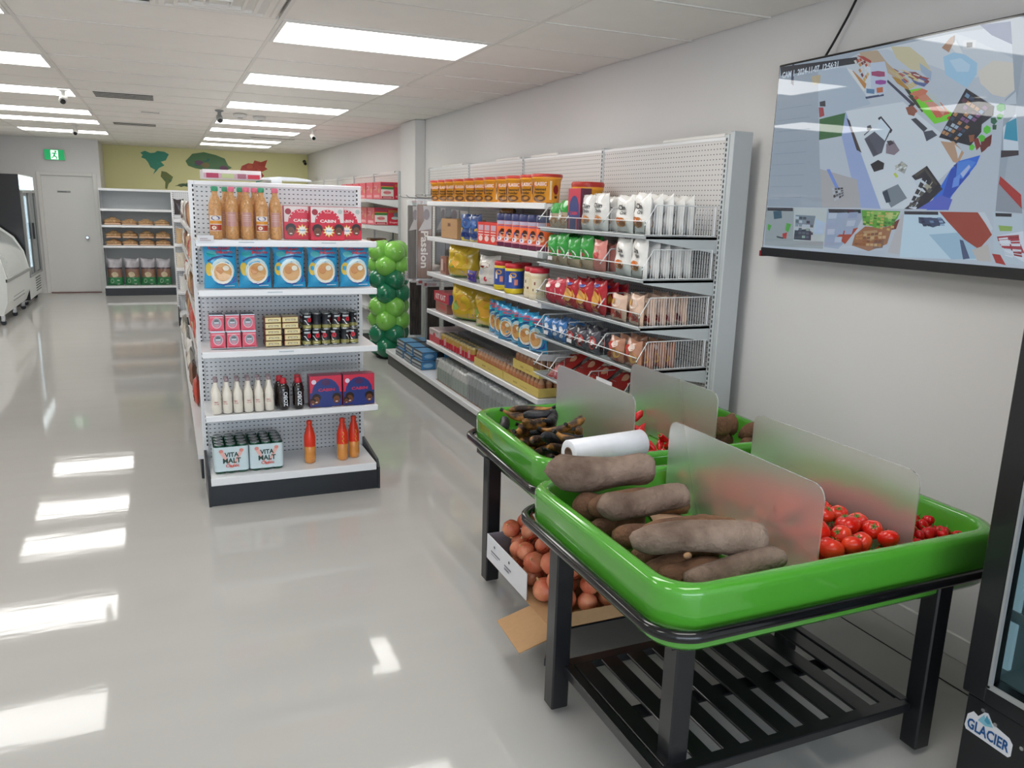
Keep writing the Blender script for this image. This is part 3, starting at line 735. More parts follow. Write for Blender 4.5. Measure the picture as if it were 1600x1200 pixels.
SCR=[('a9b2b8',[(0.009,2.351),(0.018,2.208),(0.031,1.934),(0.015,1.739),(0.371,1.738),(0.31,2.033),(0.259,2.318)]),
('c9ced3',[(0.259,2.318),(0.309,2.023),(0.332,1.904),(0.516,1.86),(0.567,1.745),(1.185,1.735),(1.156,2.109),(1.186,2.135),(1.135,2.35),(0.921,2.362),(0.48,2.36)]),
('d9dcdd',[(0.48,2.36),(0.64,2.361),(0.921,2.362),(1.002,2.326),(1.161,2.241),(1.172,2.196),(0.997,2.196),(0.806,2.277),(0.619,2.355)]),
('b9c4cc',[(0.257,2.328),(0.429,2.313),(0.541,2.191),(0.573,2.152),(0.443,2.137),(0.434,2.119),(0.29,2.122)]),
('c4a98a',[(0.479,2.364),(0.574,2.358),(0.631,2.302),(0.684,2.261),(0.764,2.192),(0.69,2.235),(0.589,2.291),(0.513,2.319)]),
('d8c9a0',[(0.64,2.361),(0.729,2.346),(0.802,2.294),(0.845,2.24),(0.748,2.261),(0.673,2.313)]),
('3f5f8c',[(1.017,2.376),(1.133,2.362),(1.151,2.286),(1.07,2.329)]),
('b9805a',[(0.457,2.301),(0.533,2.228),(0.536,2.214),(0.454,2.283)]),
('cfd4d6',[(0.397,2.345),(0.471,2.343),(0.555,2.287),(0.541,2.191),(0.433,2.295)]),
('d9dee0',[(0.513,2.319),(0.602,2.307),(0.636,2.181),(0.544,2.177)]),
('3a4a6a',[(0.54,2.184),(0.633,2.185),(0.635,2.177),(0.545,2.175)]),
('3b3f52',[(0.636,2.233),(0.646,2.236),(0.776,2.14),(0.767,2.133)]),
('7bdc2c',[(0.744,2.186),(0.806,2.187),(0.959,2.081),(0.945,2.058),(0.888,2.05),(0.826,2.102)]),
('d88a6a',[(0.767,2.179),(0.814,2.178),(0.874,2.155),(0.868,2.139),(0.818,2.136)]),
('d86a50',[(0.841,2.125),(0.9,2.127),(0.949,2.082),(0.893,2.071)]),
('c8cfc8',[(0.814,2.178),(0.874,2.155),(0.927,2.092),(0.882,2.121)]),
('b8492c',[(0.742,2.127),(0.779,2.127),(0.805,2.104),(0.79,2.08),(0.755,2.091)]),
('2a2c34',[(0.776,2.14),(0.791,2.13),(0.739,2.093),(0.726,2.102)]),
('2a2c34',[(0.779,2.081),(0.915,2.019),(0.853,1.982),(0.829,2.0)]),
('2b2e3a',[(1.003,2.16),(1.118,2.09),(1.121,2.059),(0.993,1.973),(0.92,1.998),(0.935,2.018)]),
('7a2f28',[(1.088,1.976),(1.127,1.997),(1.128,1.958),(1.096,1.944)]),
('c9a07a',[(0.922,1.99),(0.981,1.982),(1.029,1.939),(1.01,1.899),(0.987,1.916)]),
('2f6fd8',[(0.905,1.735),(0.999,1.908),(1.095,1.928),(1.085,1.896),(1.007,1.791),(0.98,1.736)]),
('1f4fb8',[(0.985,1.883),(1.055,1.906),(1.065,1.865),(0.991,1.775),(0.962,1.774)]),
('2c6b32',[(0.297,2.117),(0.442,2.13),(0.452,2.038),(0.308,2.028)]),
('b03a40',[(0.285,2.167),(0.313,2.164),(0.324,2.129),(0.296,2.124)]),
('2e3038',[(0.287,2.19),(0.32,2.192),(0.325,2.167),(0.291,2.171)]),
('dfe3e4',[(0.443,2.137),(0.732,2.145),(1.018,1.948),(1.001,1.899),(0.911,1.817),(0.803,1.738),(0.69,1.737)]),
('a3b3d8',[(0.437,2.035),(0.443,2.137),(0.69,1.737),(0.574,1.74)]),
('2f3440',[(0.452,2.109),(0.47,2.098),(0.541,1.972),(0.529,1.973)]),
('4a3a36',[(0.487,2.05),(0.5,2.049),(0.556,1.962),(0.535,1.972)]),
('8fa0b8',[(0.633,2.093),(0.688,2.049),(0.667,1.993),(0.61,2.041)]),
('23262c',[(0.624,2.094),(0.634,2.1),(0.695,2.042),(0.689,2.036),(0.667,1.991),(0.657,1.998),(0.685,2.04),(0.634,2.089)]),
('17181c',[(0.609,1.914),(0.646,1.93),(0.679,1.916),(0.678,1.893),(0.633,1.883)]),
('b0b0a8',[(0.735,1.891),(0.761,1.921),(0.793,1.903),(0.783,1.872)]),
('c8d84a',[(0.73,1.873),(0.74,1.878),(0.755,1.862),(0.745,1.857)]),
('7f8a90',[(0.686,1.806),(0.759,1.833),(0.81,1.779),(0.74,1.742)]),
('1f3a4a',[(0.687,1.801),(0.71,1.812),(0.735,1.765),(0.713,1.76)]),
('2b2f38',[(0.803,1.738),(0.894,1.805),(0.951,1.821),(0.963,1.813),(0.921,1.774),(0.888,1.739)]),
('3a3f46',[(0.415,1.818),(0.466,1.827),(0.49,1.793),(0.461,1.758),(0.43,1.768)]),
('e8ecee',[(0.43,1.778),(0.459,1.778),(0.463,1.762),(0.437,1.761)]),
('b9b4b0',[(0.335,1.904),(0.549,1.855),(0.587,1.74),(0.371,1.738)]),
('7b96d8',[(0.371,1.901),(0.39,1.902),(0.454,1.822),(0.434,1.823)]),
('c9b48c',[(0.221,2.304),(0.276,2.304),(0.277,2.268),(0.236,2.265)]),
('2c3a52',[(0.09,2.38),(0.105,2.378),(0.112,2.278),(0.095,2.29)]),
('e8e4e0',[(0.961,2.329),(1.013,2.324),(1.014,2.293),(0.965,2.299)]),
('3a3f46',[(0.975,2.321),(0.999,2.318),(1.001,2.301),(0.978,2.305)]),
('dfe6ea',[(1.165,2.017),(1.205,2.059),(1.234,1.937),(1.179,1.939)]),
('3fa0b8',[(1.174,2.031),(1.208,2.044),(1.226,1.967),(1.174,1.978)]),
('3a3036',[(1.171,1.94),(1.234,1.937),(1.237,1.921),(1.174,1.916)]),
('b8322c',[(1.182,1.854),(1.268,1.791),(1.279,1.744),(1.181,1.822)]),
('9aa0a6',[(1.185,1.735),(1.179,1.83),(1.279,1.744),(1.283,1.729)]),
('a9b0ac',[(-0.006,1.734),(0.399,1.735),(0.402,1.56),(0.021,1.555)]),
('c9cfc8',[(0.197,1.736),(0.399,1.735),(0.411,1.592),(0.214,1.587)]),
('2f5a6a',[(0.06,1.718),(0.116,1.721),(0.124,1.687),(0.071,1.681)]),
('57b043',[(0.032,1.657),(0.058,1.652),(0.047,1.624),(0.032,1.634)]),
('57b043',[(0.158,1.666),(0.19,1.661),(0.175,1.623),(0.154,1.633)]),
('c23a34',[(0.138,1.616),(0.168,1.623),(0.166,1.593),(0.142,1.595)]),
('2a3038',[(0.1,1.604),(0.149,1.598),(0.147,1.592),(0.102,1.596)]),
('7f8f96',[(0.212,1.704),(0.337,1.702),(0.331,1.66),(0.216,1.662)]),
('3a4450',[(0.216,1.636),(0.32,1.644),(0.324,1.593),(0.216,1.593)]),
('bcd0e0',[(0.339,1.691),(0.399,1.673),(0.396,1.622),(0.336,1.624)]),
('a8b4c4',[(0.402,1.733),(0.619,1.731),(0.576,1.649),(0.49,1.565),(0.407,1.569)]),
('b8503a',[(0.473,1.615),(0.503,1.641),(0.586,1.659),(0.525,1.587)]),
('7a2f28',[(0.739,1.673),(0.794,1.702),(0.787,1.661),(0.754,1.655)]),
('c9c4c0',[(0.751,1.566),(0.792,1.711),(0.806,1.725),(0.81,1.561)]),
('cfe4ec',[(0.806,1.725),(0.962,1.727),(1.066,1.658),(1.181,1.564),(0.812,1.551)]),
('a9c8d8',[(0.931,1.644),(1.066,1.658),(1.196,1.573),(1.041,1.558)]),
('3a4a68',[(0.874,1.708),(0.977,1.706),(0.996,1.689),(0.945,1.671),(0.879,1.686)]),
('a8402a',[(0.962,1.73),(1.124,1.73),(1.186,1.654),(1.145,1.601),(1.081,1.633),(0.999,1.698)]),
('d8dde0',[(1.119,1.73),(1.146,1.73),(1.186,1.675),(1.179,1.666)]),
('4a5a7a',[(1.063,1.632),(1.078,1.629),(1.115,1.567),(1.089,1.561)]),
('cfc4b8',[(1.118,1.597),(1.176,1.621),(1.199,1.561),(1.145,1.561)]),
('c9d4d8',[(1.177,1.731),(1.284,1.725),(1.324,1.554),(1.207,1.565)]),
('e4e8ec',[(1.204,1.651),(1.297,1.671),(1.322,1.566),(1.242,1.6)]),
('b0404a',[(1.205,1.649),(1.283,1.658),(1.287,1.643),(1.213,1.633)]),
('b0404a',[(1.219,1.623),(1.295,1.627),(1.314,1.597),(1.24,1.608)]),
('b8322c',[(1.197,1.589),(1.228,1.587),(1.255,1.553),(1.217,1.558)]),
('9ab85a',[(1.204,1.687),(1.256,1.685),(1.256,1.669),(1.213,1.668)]),
('21262e',[(0.013,2.376),(0.477,2.347),(0.482,2.322),(0.023,2.332)]),
('21262e',[(0.016,1.735),(0.19,1.735),(0.193,1.72),(0.019,1.72)]),
('21262e',[(0.408,1.733),(0.588,1.733),(0.591,1.718),(0.414,1.717)]),
('21262e',[(0.805,1.729),(0.957,1.73),(0.96,1.718),(0.808,1.717)]),
('21262e',[(1.186,1.729),(1.246,1.728),(1.247,1.717),(1.189,1.717)]),
('dfe8ec',[(0.633,2.093),(0.688,2.049),(0.664,1.995),(0.607,2.043)]),
('2a2d36',[(0.619,2.094),(0.634,2.1),(0.699,2.042),(0.693,2.03),(0.685,2.034),(0.69,2.043),(0.635,2.091),(0.626,2.085)]),
('5a5c66',[(0.562,2.017),(0.61,2.043),(0.671,2.001),(0.661,1.957),(0.62,1.943)]),
('4a4c56',[(0.569,2.011),(0.585,2.02),(0.641,1.953),(0.624,1.948)]),
('8f7f86',[(0.677,1.99),(0.71,2.002),(0.746,1.962),(0.723,1.945),(0.681,1.954)]),
('3f3a40',[(0.677,2.001),(0.699,2.003),(0.715,1.99),(0.692,1.982)]),
('4a4c52',[(0.569,2.067),(0.586,2.07),(0.595,2.056),(0.583,2.047),(0.57,2.051)]),
('2c2d33',[(0.557,2.034),(0.579,2.048),(0.582,2.045),(0.56,2.03)]),
('d4bfae',[(0.47,2.348),(0.549,2.312),(0.553,2.296),(0.488,2.321)]),
('c8d0dc',[(0.546,2.313),(0.619,2.309),(0.639,2.267),(0.648,2.188),(0.613,2.182),(0.567,2.206)]),
('a9446a',[(0.557,2.278),(0.592,2.277),(0.625,2.269),(0.629,2.251),(0.597,2.254),(0.56,2.264)]),
('a04f9c',[(0.583,2.241),(0.611,2.241),(0.638,2.234),(0.638,2.222),(0.611,2.222),(0.585,2.229)]),
('c86a3c',[(0.593,2.212),(0.625,2.212),(0.629,2.192),(0.599,2.192)]),
('5a86a8',[(0.541,2.216),(0.584,2.208),(0.586,2.19),(0.544,2.198)]),
('c98a4a',[(0.445,2.297),(0.46,2.295),(0.539,2.234),(0.536,2.215),(0.493,2.246)]),
('e8e4dc',[(0.424,2.31),(0.451,2.3),(0.537,2.21),(0.528,2.206)]),
('b5453c',[(0.469,2.354),(0.507,2.345),(0.55,2.321),(0.549,2.312),(0.511,2.329)]),
('c9b48a',[(0.637,2.276),(0.684,2.264),(0.747,2.223),(0.75,2.209),(0.701,2.233)]),
('b98a3c',[(0.66,2.249),(0.701,2.233),(0.754,2.191),(0.749,2.184),(0.694,2.217)]),
('d8c48a',[(0.705,2.267),(0.75,2.252),(0.794,2.217),(0.786,2.21),(0.743,2.236)]),
('8c4a50',[(0.739,2.254),(0.772,2.249),(0.842,2.207),(0.834,2.198),(0.783,2.223)]),
('5a6a9a',[(0.756,2.226),(0.791,2.21),(0.834,2.2),(0.821,2.189),(0.777,2.205)]),
('a8b8c8',[(0.785,2.28),(0.845,2.24),(0.847,2.207),(0.798,2.246)]),
('2f3a2a',[(0.73,2.194),(0.755,2.186),(0.818,2.115),(0.811,2.111)]),
('34381f',[(0.748,2.168),(0.772,2.157),(0.831,2.101),(0.827,2.097)]),
('9a5a44',[(0.748,2.122),(0.779,2.126),(0.801,2.104),(0.793,2.086),(0.765,2.094)]),
('d87a5a',[(0.758,2.171),(0.788,2.177),(0.812,2.185),(0.84,2.173),(0.832,2.162),(0.795,2.155)]),
('c85a44',[(0.777,2.157),(0.792,2.16),(0.805,2.151),(0.792,2.144)]),
('e09a84',[(0.829,2.135),(0.87,2.131),(0.927,2.092),(0.921,2.078),(0.878,2.093)]),
('d86a50',[(0.859,2.111),(0.884,2.113),(0.921,2.076),(0.908,2.069)]),
('c23a34',[(0.938,2.067),(0.949,2.074),(0.954,2.069),(0.944,2.06)]),
('3a4048',[(0.78,2.076),(0.802,2.079),(0.861,2.036),(0.846,2.024)]),
('4a525c',[(0.844,2.025),(0.883,2.028),(0.908,2.008),(0.864,1.989)]),
('20242c',[(1.0,2.163),(1.12,2.09),(1.12,2.06),(1.078,2.078),(1.086,2.007),(1.051,1.962),(0.916,2.0)]),
('cfd4d8',[(1.104,2.095),(1.158,2.101),(1.164,2.108),(1.192,2.131),(1.201,2.089)]),
('34b44a',[(1.128,2.09),(1.14,2.098),(1.158,2.093),(1.162,2.076),(1.147,2.069),(1.133,2.076)]),
('3fae3a',[(1.134,2.058),(1.145,2.064),(1.16,2.057),(1.154,2.045),(1.141,2.045)]),
('64d03c',[(1.092,2.019),(1.103,2.029),(1.119,2.02),(1.121,2.005),(1.107,1.998),(1.094,2.007)]),
('58c83a',[(1.076,1.992),(1.089,1.999),(1.104,1.99),(1.102,1.976),(1.088,1.973)]),
('6ad040',[(1.047,1.962),(1.059,1.968),(1.071,1.957),(1.062,1.945),(1.049,1.949)]),
('2a6a4a',[(1.114,2.052),(1.131,2.052),(1.141,2.038),(1.131,2.027),(1.117,2.036)]),
('2a5a3a',[(1.124,2.028),(1.14,2.027),(1.141,2.011),(1.128,2.012)]),
('8a3028',[(1.059,1.985),(1.077,1.988),(1.092,1.96),(1.078,1.945)]),
('6e2a24',[(1.088,1.96),(1.109,1.982),(1.128,1.993),(1.13,1.965),(1.109,1.943),(1.098,1.936)]),
('9a5a3a',[(1.038,1.999),(1.061,2.0),(1.061,1.977),(1.047,1.974)]),
('c9a080',[(0.925,1.986),(0.983,1.977),(1.001,1.94),(1.014,1.903),(0.991,1.908),(0.962,1.942)]),
('2c3f8a',[(0.994,1.896),(1.013,1.907),(1.027,1.889),(1.013,1.881)]),
('4f8ae0',[(1.008,1.907),(1.053,1.914),(1.083,1.904),(1.041,1.849),(1.012,1.85)]),
('6f9aea',[(1.003,1.85),(1.027,1.866),(1.028,1.824),(1.001,1.816)]),
('b8c4e8',[(1.027,1.866),(1.057,1.897),(1.064,1.887),(1.04,1.852)]),
('1c222c',[(0.818,1.862),(0.881,1.899),(0.954,1.825),(0.946,1.807),(0.908,1.766),(0.867,1.739),(0.814,1.737),(0.895,1.8)]),
('d8dfe4',[(0.833,1.845),(0.877,1.857),(0.894,1.839),(0.886,1.818),(0.86,1.827),(0.849,1.818)]),
('b0a890',[(0.879,1.826),(0.911,1.843),(0.928,1.826),(0.898,1.807)]),
('4a443c',[(0.828,1.867),(0.874,1.894),(0.939,1.83),(0.93,1.826),(0.874,1.882),(0.84,1.858)]),
('e0e4ea',[(0.823,1.743),(0.861,1.765),(0.868,1.757),(0.857,1.737)]),
('5a6ac8',[(0.867,1.739),(0.958,1.791),(1.01,1.775),(1.0,1.736)]),
('a9d0e4',[(0.887,2.286),(0.928,2.295),(0.977,2.28),(1.03,2.244),(1.034,2.206),(1.004,2.164),(0.962,2.188),(0.907,2.222)]),
('c4dcea',[(0.915,2.27),(0.961,2.271),(1.004,2.241),(1.0,2.219),(0.953,2.225)]),
('f0eee8',[(0.932,2.337),(0.967,2.285),(0.937,2.294),(0.913,2.317)]),
('b98a6a',[(0.875,2.319),(0.906,2.349),(0.923,2.354),(0.924,2.331),(0.908,2.298)]),
('e8dccb',[(1.037,2.214),(1.09,2.244),(1.165,2.226),(1.186,2.135),(1.154,2.116),(1.109,2.129),(1.055,2.173)]),
('5fa83c',[(0.592,1.731),(0.788,1.729),(0.778,1.702),(0.756,1.673),(0.683,1.662),(0.61,1.674)]),
('8fc05a',[(0.644,1.727),(0.715,1.728),(0.699,1.695),(0.653,1.689)]),
('c9d07a',[(0.716,1.723),(0.784,1.724),(0.767,1.701),(0.734,1.696)]),
('a8704a',[(0.574,1.629),(0.622,1.665),(0.706,1.663),(0.761,1.674),(0.744,1.599),(0.656,1.565),(0.564,1.584)]),
('c09a6a',[(0.614,1.645),(0.685,1.652),(0.703,1.625),(0.648,1.603)]),
('8a6a5a',[(0.672,1.604),(0.728,1.617),(0.724,1.583),(0.678,1.576)])]
SCRG=[([(1.004,2.15),(1.102,2.087),(0.991,1.982),(0.922,2.011)],(5,9),['3a4a62','7f9ab4','a9bccb','8a5a86','c08a5a','2c3038','b8c4cc','6a3a4a']),([(0.455,2.337),(0.508,2.342),(0.557,2.278),(0.531,2.237)],(4,5),['b8503c','c98a4a','e0d8cc','7a3a3a','d8b060']),([(0.648,2.279),(0.681,2.274),(0.85,2.214),(0.766,2.183)],(8,4),['c9a23c','d8c080','8a5a3a','b04a4a','5a6a9a','e0d8c8']),([(0.213,1.699),(0.331,1.696),(0.337,1.598),(0.219,1.598)],(5,6),['8a9aa0','3a4a52','c0ccd0','5a6a70','9ab0a0']),([(0.602,1.726),(0.773,1.724),(0.768,1.646),(0.609,1.669)],(9,6),['5fa83c','8fc05a','3f7a2a','b9c86a','d0b060']),([(0.58,1.629),(0.733,1.65),(0.741,1.584),(0.577,1.585)],(8,4),['c08a54','a0643c','d8b080','8a5a44']),([(1.21,1.643),(1.288,1.655),(1.316,1.573),(1.246,1.584)],(2,9),['b83a44','e8e8ea','d8dde0','9a2c34','f0f0f0']),([(0.874,1.708),(0.976,1.71),(0.999,1.677),(0.904,1.671)],(5,3),['3a4a68','6a86a8','2a3448','9ab4cc']),([(0.732,1.905),(0.773,1.916),(0.795,1.894),(0.756,1.871)],(3,3),['c8c4b0','8a8a78','e8e8e0']),([(0.414,1.823),(0.48,1.824),(0.491,1.788),(0.441,1.761)],(4,4),['2a2f36','c0c4c8','5a6066']),([(0.41,1.718),(0.584,1.726),(0.551,1.589),(0.419,1.582)],(3,4),['a8b4c8','9aa8c0','c4ccd8']),([(0.874,1.87),(0.94,1.826),(0.866,1.743),(0.819,1.74)],(3,5),['1c222c','5a5850','2a2a2e'])]
s = MB(); s.box(.011, 1.589, .0005, .004, 1.546, 2.371, scr('c9ced3'), T)
items = [('r', .012, 1.742, 1.20, 2.370, scr('a9b2b8')), ('r', 1.20, 1.742, 1.59, 2.37, scr('b8bec4'))]
for c_, pts in SCR: items.append(('p', [(min(1.588, max(.01, a)), min(2.372, max(1.548, b))) for a, b in pts], scr(c_)))
rs = random.Random(4)
for (P0, P1, P2, P3), (nx, ny), cols_ in SCRG:
    P0, P1, P2, P3 = map(Vector, (P0, P1, P2, P3))
    B = lambda u, v: (P0 * (1 - u) + P1 * u) * (1 - v) + (P3 * (1 - u) + P2 * u) * v
    for i in range(nx):
        for j in range(ny):
            if rs.random() < .2: continue
            items.append(('p', [tuple(B((i + a) / nx, (j + b) / ny)) for a, b in ((.08, .1), (.92, .1), (.92, .8), (.08, .8))], scr(rs.choice(cols_))))
for k in range(9): items.append(('r', .03, 1.78 + .05 * k, .24, 1.783 + .05 * k, scr('9aa4ac')))
items.append(('t', 'CAM 1  2024-11-07  12:56:31', .035, 2.318, .375, 2.346, scr('e8ecee')))
items = [(it[0],) + it[1:] for it in items]
for k, it in enumerate(items):      # thin print layers, packed into 3 mm
    sub = MB(); sub.dec(Matrix.Identity(4), [it])
    s.add([tuple(T @ Vector((min(1.588, max(.0115, a)), .0004 - .000008 * (k + 1), b))) for a, y, b in sub.v], sub.f, sub.mats[0])
s.build('screen', tv, o)
c = MB(); c.tube([(2.735, 2.905, 2.385), (2.76, 2.885, 2.45), (2.765, 2.82, 2.55), (2.76, 2.76, 2.64)], .006, 'dark_matt', 6)
tag(c.build('power_cable'), 'thin black cable rising from the television to the ceiling', 'cable')

# ------------------------------------------------------------ right-hand drinks fridge (front faces the aisle)
FX, FY0, FY1 = 2.05, .60, 1.365
mat('led_soft', 'b4c8d0', .4, var=0, em=.55)
fr = thing('display_fridge', 'tall black glass door drinks fridge at the right edge', 'fridge', (2.42, 1.0, 0))
o = fr.location
b = MB()
b.box(FX + .06, 2.76, FY1 - .035, FY1, .06, 2.05, 'black_steel'); b.box(FX + .06, 2.76, FY0, FY0 + .035, .06, 2.05, 'black_steel')
b.box(2.70, 2.76, FY0 + .035, FY1 - .035, .06, 2.05, 'black_steel'); b.box(FX + .06, 2.70, FY0 + .035, FY1 - .035, 1.85, 2.05, 'black_steel')
b.box(FX + .06, 2.70, FY0 + .035, FY1 - .035, .06, .40, 'black_steel'); b.build('cabinet', fr, o)
b = MB()
b.box(FX + .10, 2.69, FY1 - .042, FY1 - .036, .40, 1.85, 'fridge_white'); b.box(FX + .10, 2.69, FY0 + .036, FY0 + .042, .40, 1.85, 'fridge_white'); b.box(2.685, 2.69, FY0 + .04, FY1 - .04, .40, 1.85, 'fridge_white')
b.box(FX + .08, 2.69, FY0 + .04, FY1 - .04, .401, .415, 'fridge_white'); b.box(FX + .10, FX + .115, FY1 - .062, FY1 - .046, .44, 1.80, 'led_soft'); b.build('liner', fr, o)
b = MB()
b.box(FX, FX + .055, FY1 - .075, FY1 - .004, .37, 1.98, 'black_steel', b=.004); b.box(FX, FX + .055, FY0 + .004, FY0 + .075, .37, 1.98, 'black_steel', b=.004)
b.box(FX, FX + .055, FY0 + .075, FY1 - .075, .37, .425, 'black_steel'); b.box(FX, FX + .055, FY0 + .075, FY1 - .075, 1.90, 1.98, 'black_steel')
dr = b.build('door', fr, o)
b = MB(); b.box(FX + .012, FX + .018, FY0 + .07, FY1 - .07, .42, 1.905, 'glass_dark'); b.build('pane', dr, o)
b = MB(); b.box(FX - .004, FX + .010, FY1 - .085, FY1 - .078, .42, 1.90, 'gray_plastic'); b.box(FX - .004, FX + .010, FY0 + .08, FY1 - .078, .418, .428, 'gray_plastic'); b.build('door_gasket', dr, o)
MB().box(FX + .02, FX + .058, FY0 + .01, FY1 - .01, .07, .36, 'black_steel', b=.005).build('lower_grille_panel', fr, o)
for z in (.62, .84, 1.06, 1.28, 1.5, 1.7):
    w = MB()
    for k in range(9): w.tube([(FX + .09, FY0 + .06 + k * .08, z), (2.67, FY0 + .06 + k * .08, z)], .003, 'wire_white', 4)
    w.tube([(FX + .09, FY0 + .05, z), (FX + .09, FY1 - .05, z)], .004, 'wire_white', 4)
    w.box(FX + .08, FX + .086, FY0 + .05, FY1 - .05, z - .02, z + .012, 'fridge_white')
    w.build('wire_shelf', fr, o)
for k, y in enumerate((1.30, 1.26, 1.18)):
    MB().lathe([(.006, 0), (.006, .004)], 'chrome', n=8, T=TR(FX + .02, y, .335 - .02 * k, 0, 0, -PI / 2)).build('screw', fr, o)
s = MB(); T = TR(FX + .0195, 1.348, .245, RX)
outl = [(.0, .012), (.004, .05), (.02, .068), (.035, .062), (.052, .085), (.062, .088), (.078, .066), (.13, .055), (.142, .042), (.142, .006), (.135, -.002), (.006, .002)]
s.prism(outl, .0015, 'card_white', T)
s.dec(T, [('p', [(.036, .05), (.052, .078), (.06, .06), (.068, .076), (.082, .055), (.06, .046)], '7fb6c8'), ('p', [(.055, .06), (.06, .081), (.074, .062), (.066, .056)], '4b93ad'), ('t', 'GLACIER', .008, .010, .135, .044, '1d4f86')])
s.build('logo_sticker', fr, o)
for k, (y, col) in enumerate(((1.25, '7a8f9a'), (1.17, '5a6a78'), (1.09, 'b8c4c8'), (1.25, '8a5a4a'), (1.17, 'a0b0b8'), (1.09, '6a7a6a'))):
    z = .625 if k < 3 else .845
    t = MB(); t.lathe([(.028, 0), (.031, .01), (.031, .12), (.012, .155), (.012, .17)], [col, col, col, 'kick_black'], n=12)
    t = t.build('drink_bottle', loc=(FX + .15, y, z))
    tag(t, '%s drink bottle from the left on the %s fridge shelf' % (ORD[k % 3], ('lowest', 'second lowest')[k // 3]), 'bottle', 'bottles in the black fridge')

# ------------------------------------------------------------ left: upright cooler and chest freezer
cl = thing('upright_cooler', 'tall white upright cooler with black side and lit header, far left', 'fridge', (-2.35, 14.8, 0))
o = cl.location
MB().box(-2.85, -1.96, 14.10, 14.13, .10, 1.98, 'black_steel').build('side_panel', cl, o)
b = MB(); b.box(-2.85, -1.97, 14.13, 15.50, .10, .42, 'fridge_white'); b.box(-2.85, -2.7, 14.13, 15.5, .42, 1.98, 'fridge_white'); b.box(-2.7, -1.97, 15.46, 15.5, .42, 1.98, 'fridge_white')
b.box(-2.7, -1.97, 14.13, 15.46, 1.72, 1.98, 'fridge_white'); b.build('cabinet', cl, o)
mat('header_light', 'dfeef2', .4, var=0, em=1.2)
MB().box(-1.97, -1.945, 14.14, 15.48, 1.76, 1.96, 'header_light').build('header_sign', cl, o)
b = MB()
for y0_, y1_ in ((14.14, 14.18), (14.80, 14.86), (15.44, 15.48)): b.box(-1.97, -1.93, y0_, y1_, .44, 1.74, 'gray_plastic')
b.box(-1.97, -1.93, 14.18, 15.44, .44, .47, 'gray_plastic'); b.box(-1.97, -1.93, 14.18, 15.44, 1.71, 1.74, 'gray_plastic')
b = b.build('door_frame', cl, o)
MB().box(-1.955, -1.95, 14.18, 15.44, .47, 1.71, 'glass_dark').build('pane', b, o)
mat('led_strip', 'f2f6ff', .4, var=0, em=3.0)
for i, y in enumerate((14.35, 15.0)):
    s = MB()
    for k in range(26): s.box(-2.30, -2.0, y, y + .30 - .05 * i, .52 + k * .045, .535 + k * .045, 'fridge_white')
    q = s.build('rack', cl, o); q['kind'] = 'stuff'
MB().box(-2.02, -2.0, 14.86, 14.93, .55, 1.66, 'led_strip').build('lamp_strip', cl, o)
MB().box(-1.93, -1.90, 14.78, 14.80, 1.0, 1.25, 'kick_black').build('door_handle', cl, o)
for k in range(6): MB().box(-1.972, -1.965, 14.9, 15.42, .16 + k * .04, .175 + k * .04, 'kick_black').build('vent_slot', cl, o)
def caster(par, x, y, z=.10):
    o_ = par.location; m = MB(); T = TR(x, y, .035, 0, PI / 2)
    m.lathe([(.035, -.012), (.035, .012)], 'kick_black', n=14, T=T); m.box(x - .02, x + .02, y - .02, y + .02, .05, z, 'chrome')
    m.build('caster', par, o_)
for x, y in ((-2.05, 14.3), (-2.05, 15.3), (-2.75, 14.3)): caster(cl, x, y)
fz = thing('chest_freezer', 'low white chest freezer with curved glass top, far left', 'freezer', (-2.35, 12.95, 0))
o = fz.location
SX = Matrix(((1, 0, 0, 0), (0, 1, 0, 0), (0, 0, 1, 0), (0, 0, 0, 1)))
def fprof(pts, y, d, m, name, par=fz): return MB().prism(pts, d, m, TR(0, y, 0)).build(name, par, o)
fprof([(-2.75, .14), (-1.99, .14), (-1.93, .30), (-1.91, .60), (-2.75, .60)], 12.0, 1.95, 'fridge_white', 'body')
fprof([(-2.75, .60), (-1.91, .60), (-1.96, .86), (-2.07, 1.07), (-2.25, 1.22), (-2.5, 1.30), (-2.75, 1.30)], 12.0, .03, 'fridge_white', 'end_panel')
fprof([(-2.75, .60), (-1.91, .60), (-1.96, .86), (-2.07, 1.07), (-2.25, 1.22), (-2.5, 1.30), (-2.75, 1.30)], 13.92, .03, 'fridge_white', 'end_panel')
A = [(-1.92, .60), (-1.97, .86), (-2.08, 1.06), (-2.26, 1.21), (-2.5, 1.29), (-2.75, 1.29)]
g = MB(); n = len(A)
vs = [(x, 12.03, z) for x, z in A] + [(x, 13.92, z) for x, z in A]
mat('foggy', 'd6dcda', .12, var=.02, trans=.25, coat=.8)
g.add(vs, [(i, n + i, n + i + 1, i + 1) for i in range(n - 1)], 'foggy', True)
g.build('curved_glass', fz, o)
MB().box(-1.925, -1.90, 12.0, 13.95, .57, .61, 'gray_plastic').build('trim_strip', fz, o)
for k in range(4): MB().box(-1.945, -1.925, 12.5, 13.4, .28 + .05 * k, .29 + .05 * k, 'gray_plastic').build('vent_slot', fz, o)
for x, y in ((-2.02, 12.15), (-2.02, 13.05), (-2.02, 13.8), (-2.68, 12.15)): caster(fz, x, y, .14)
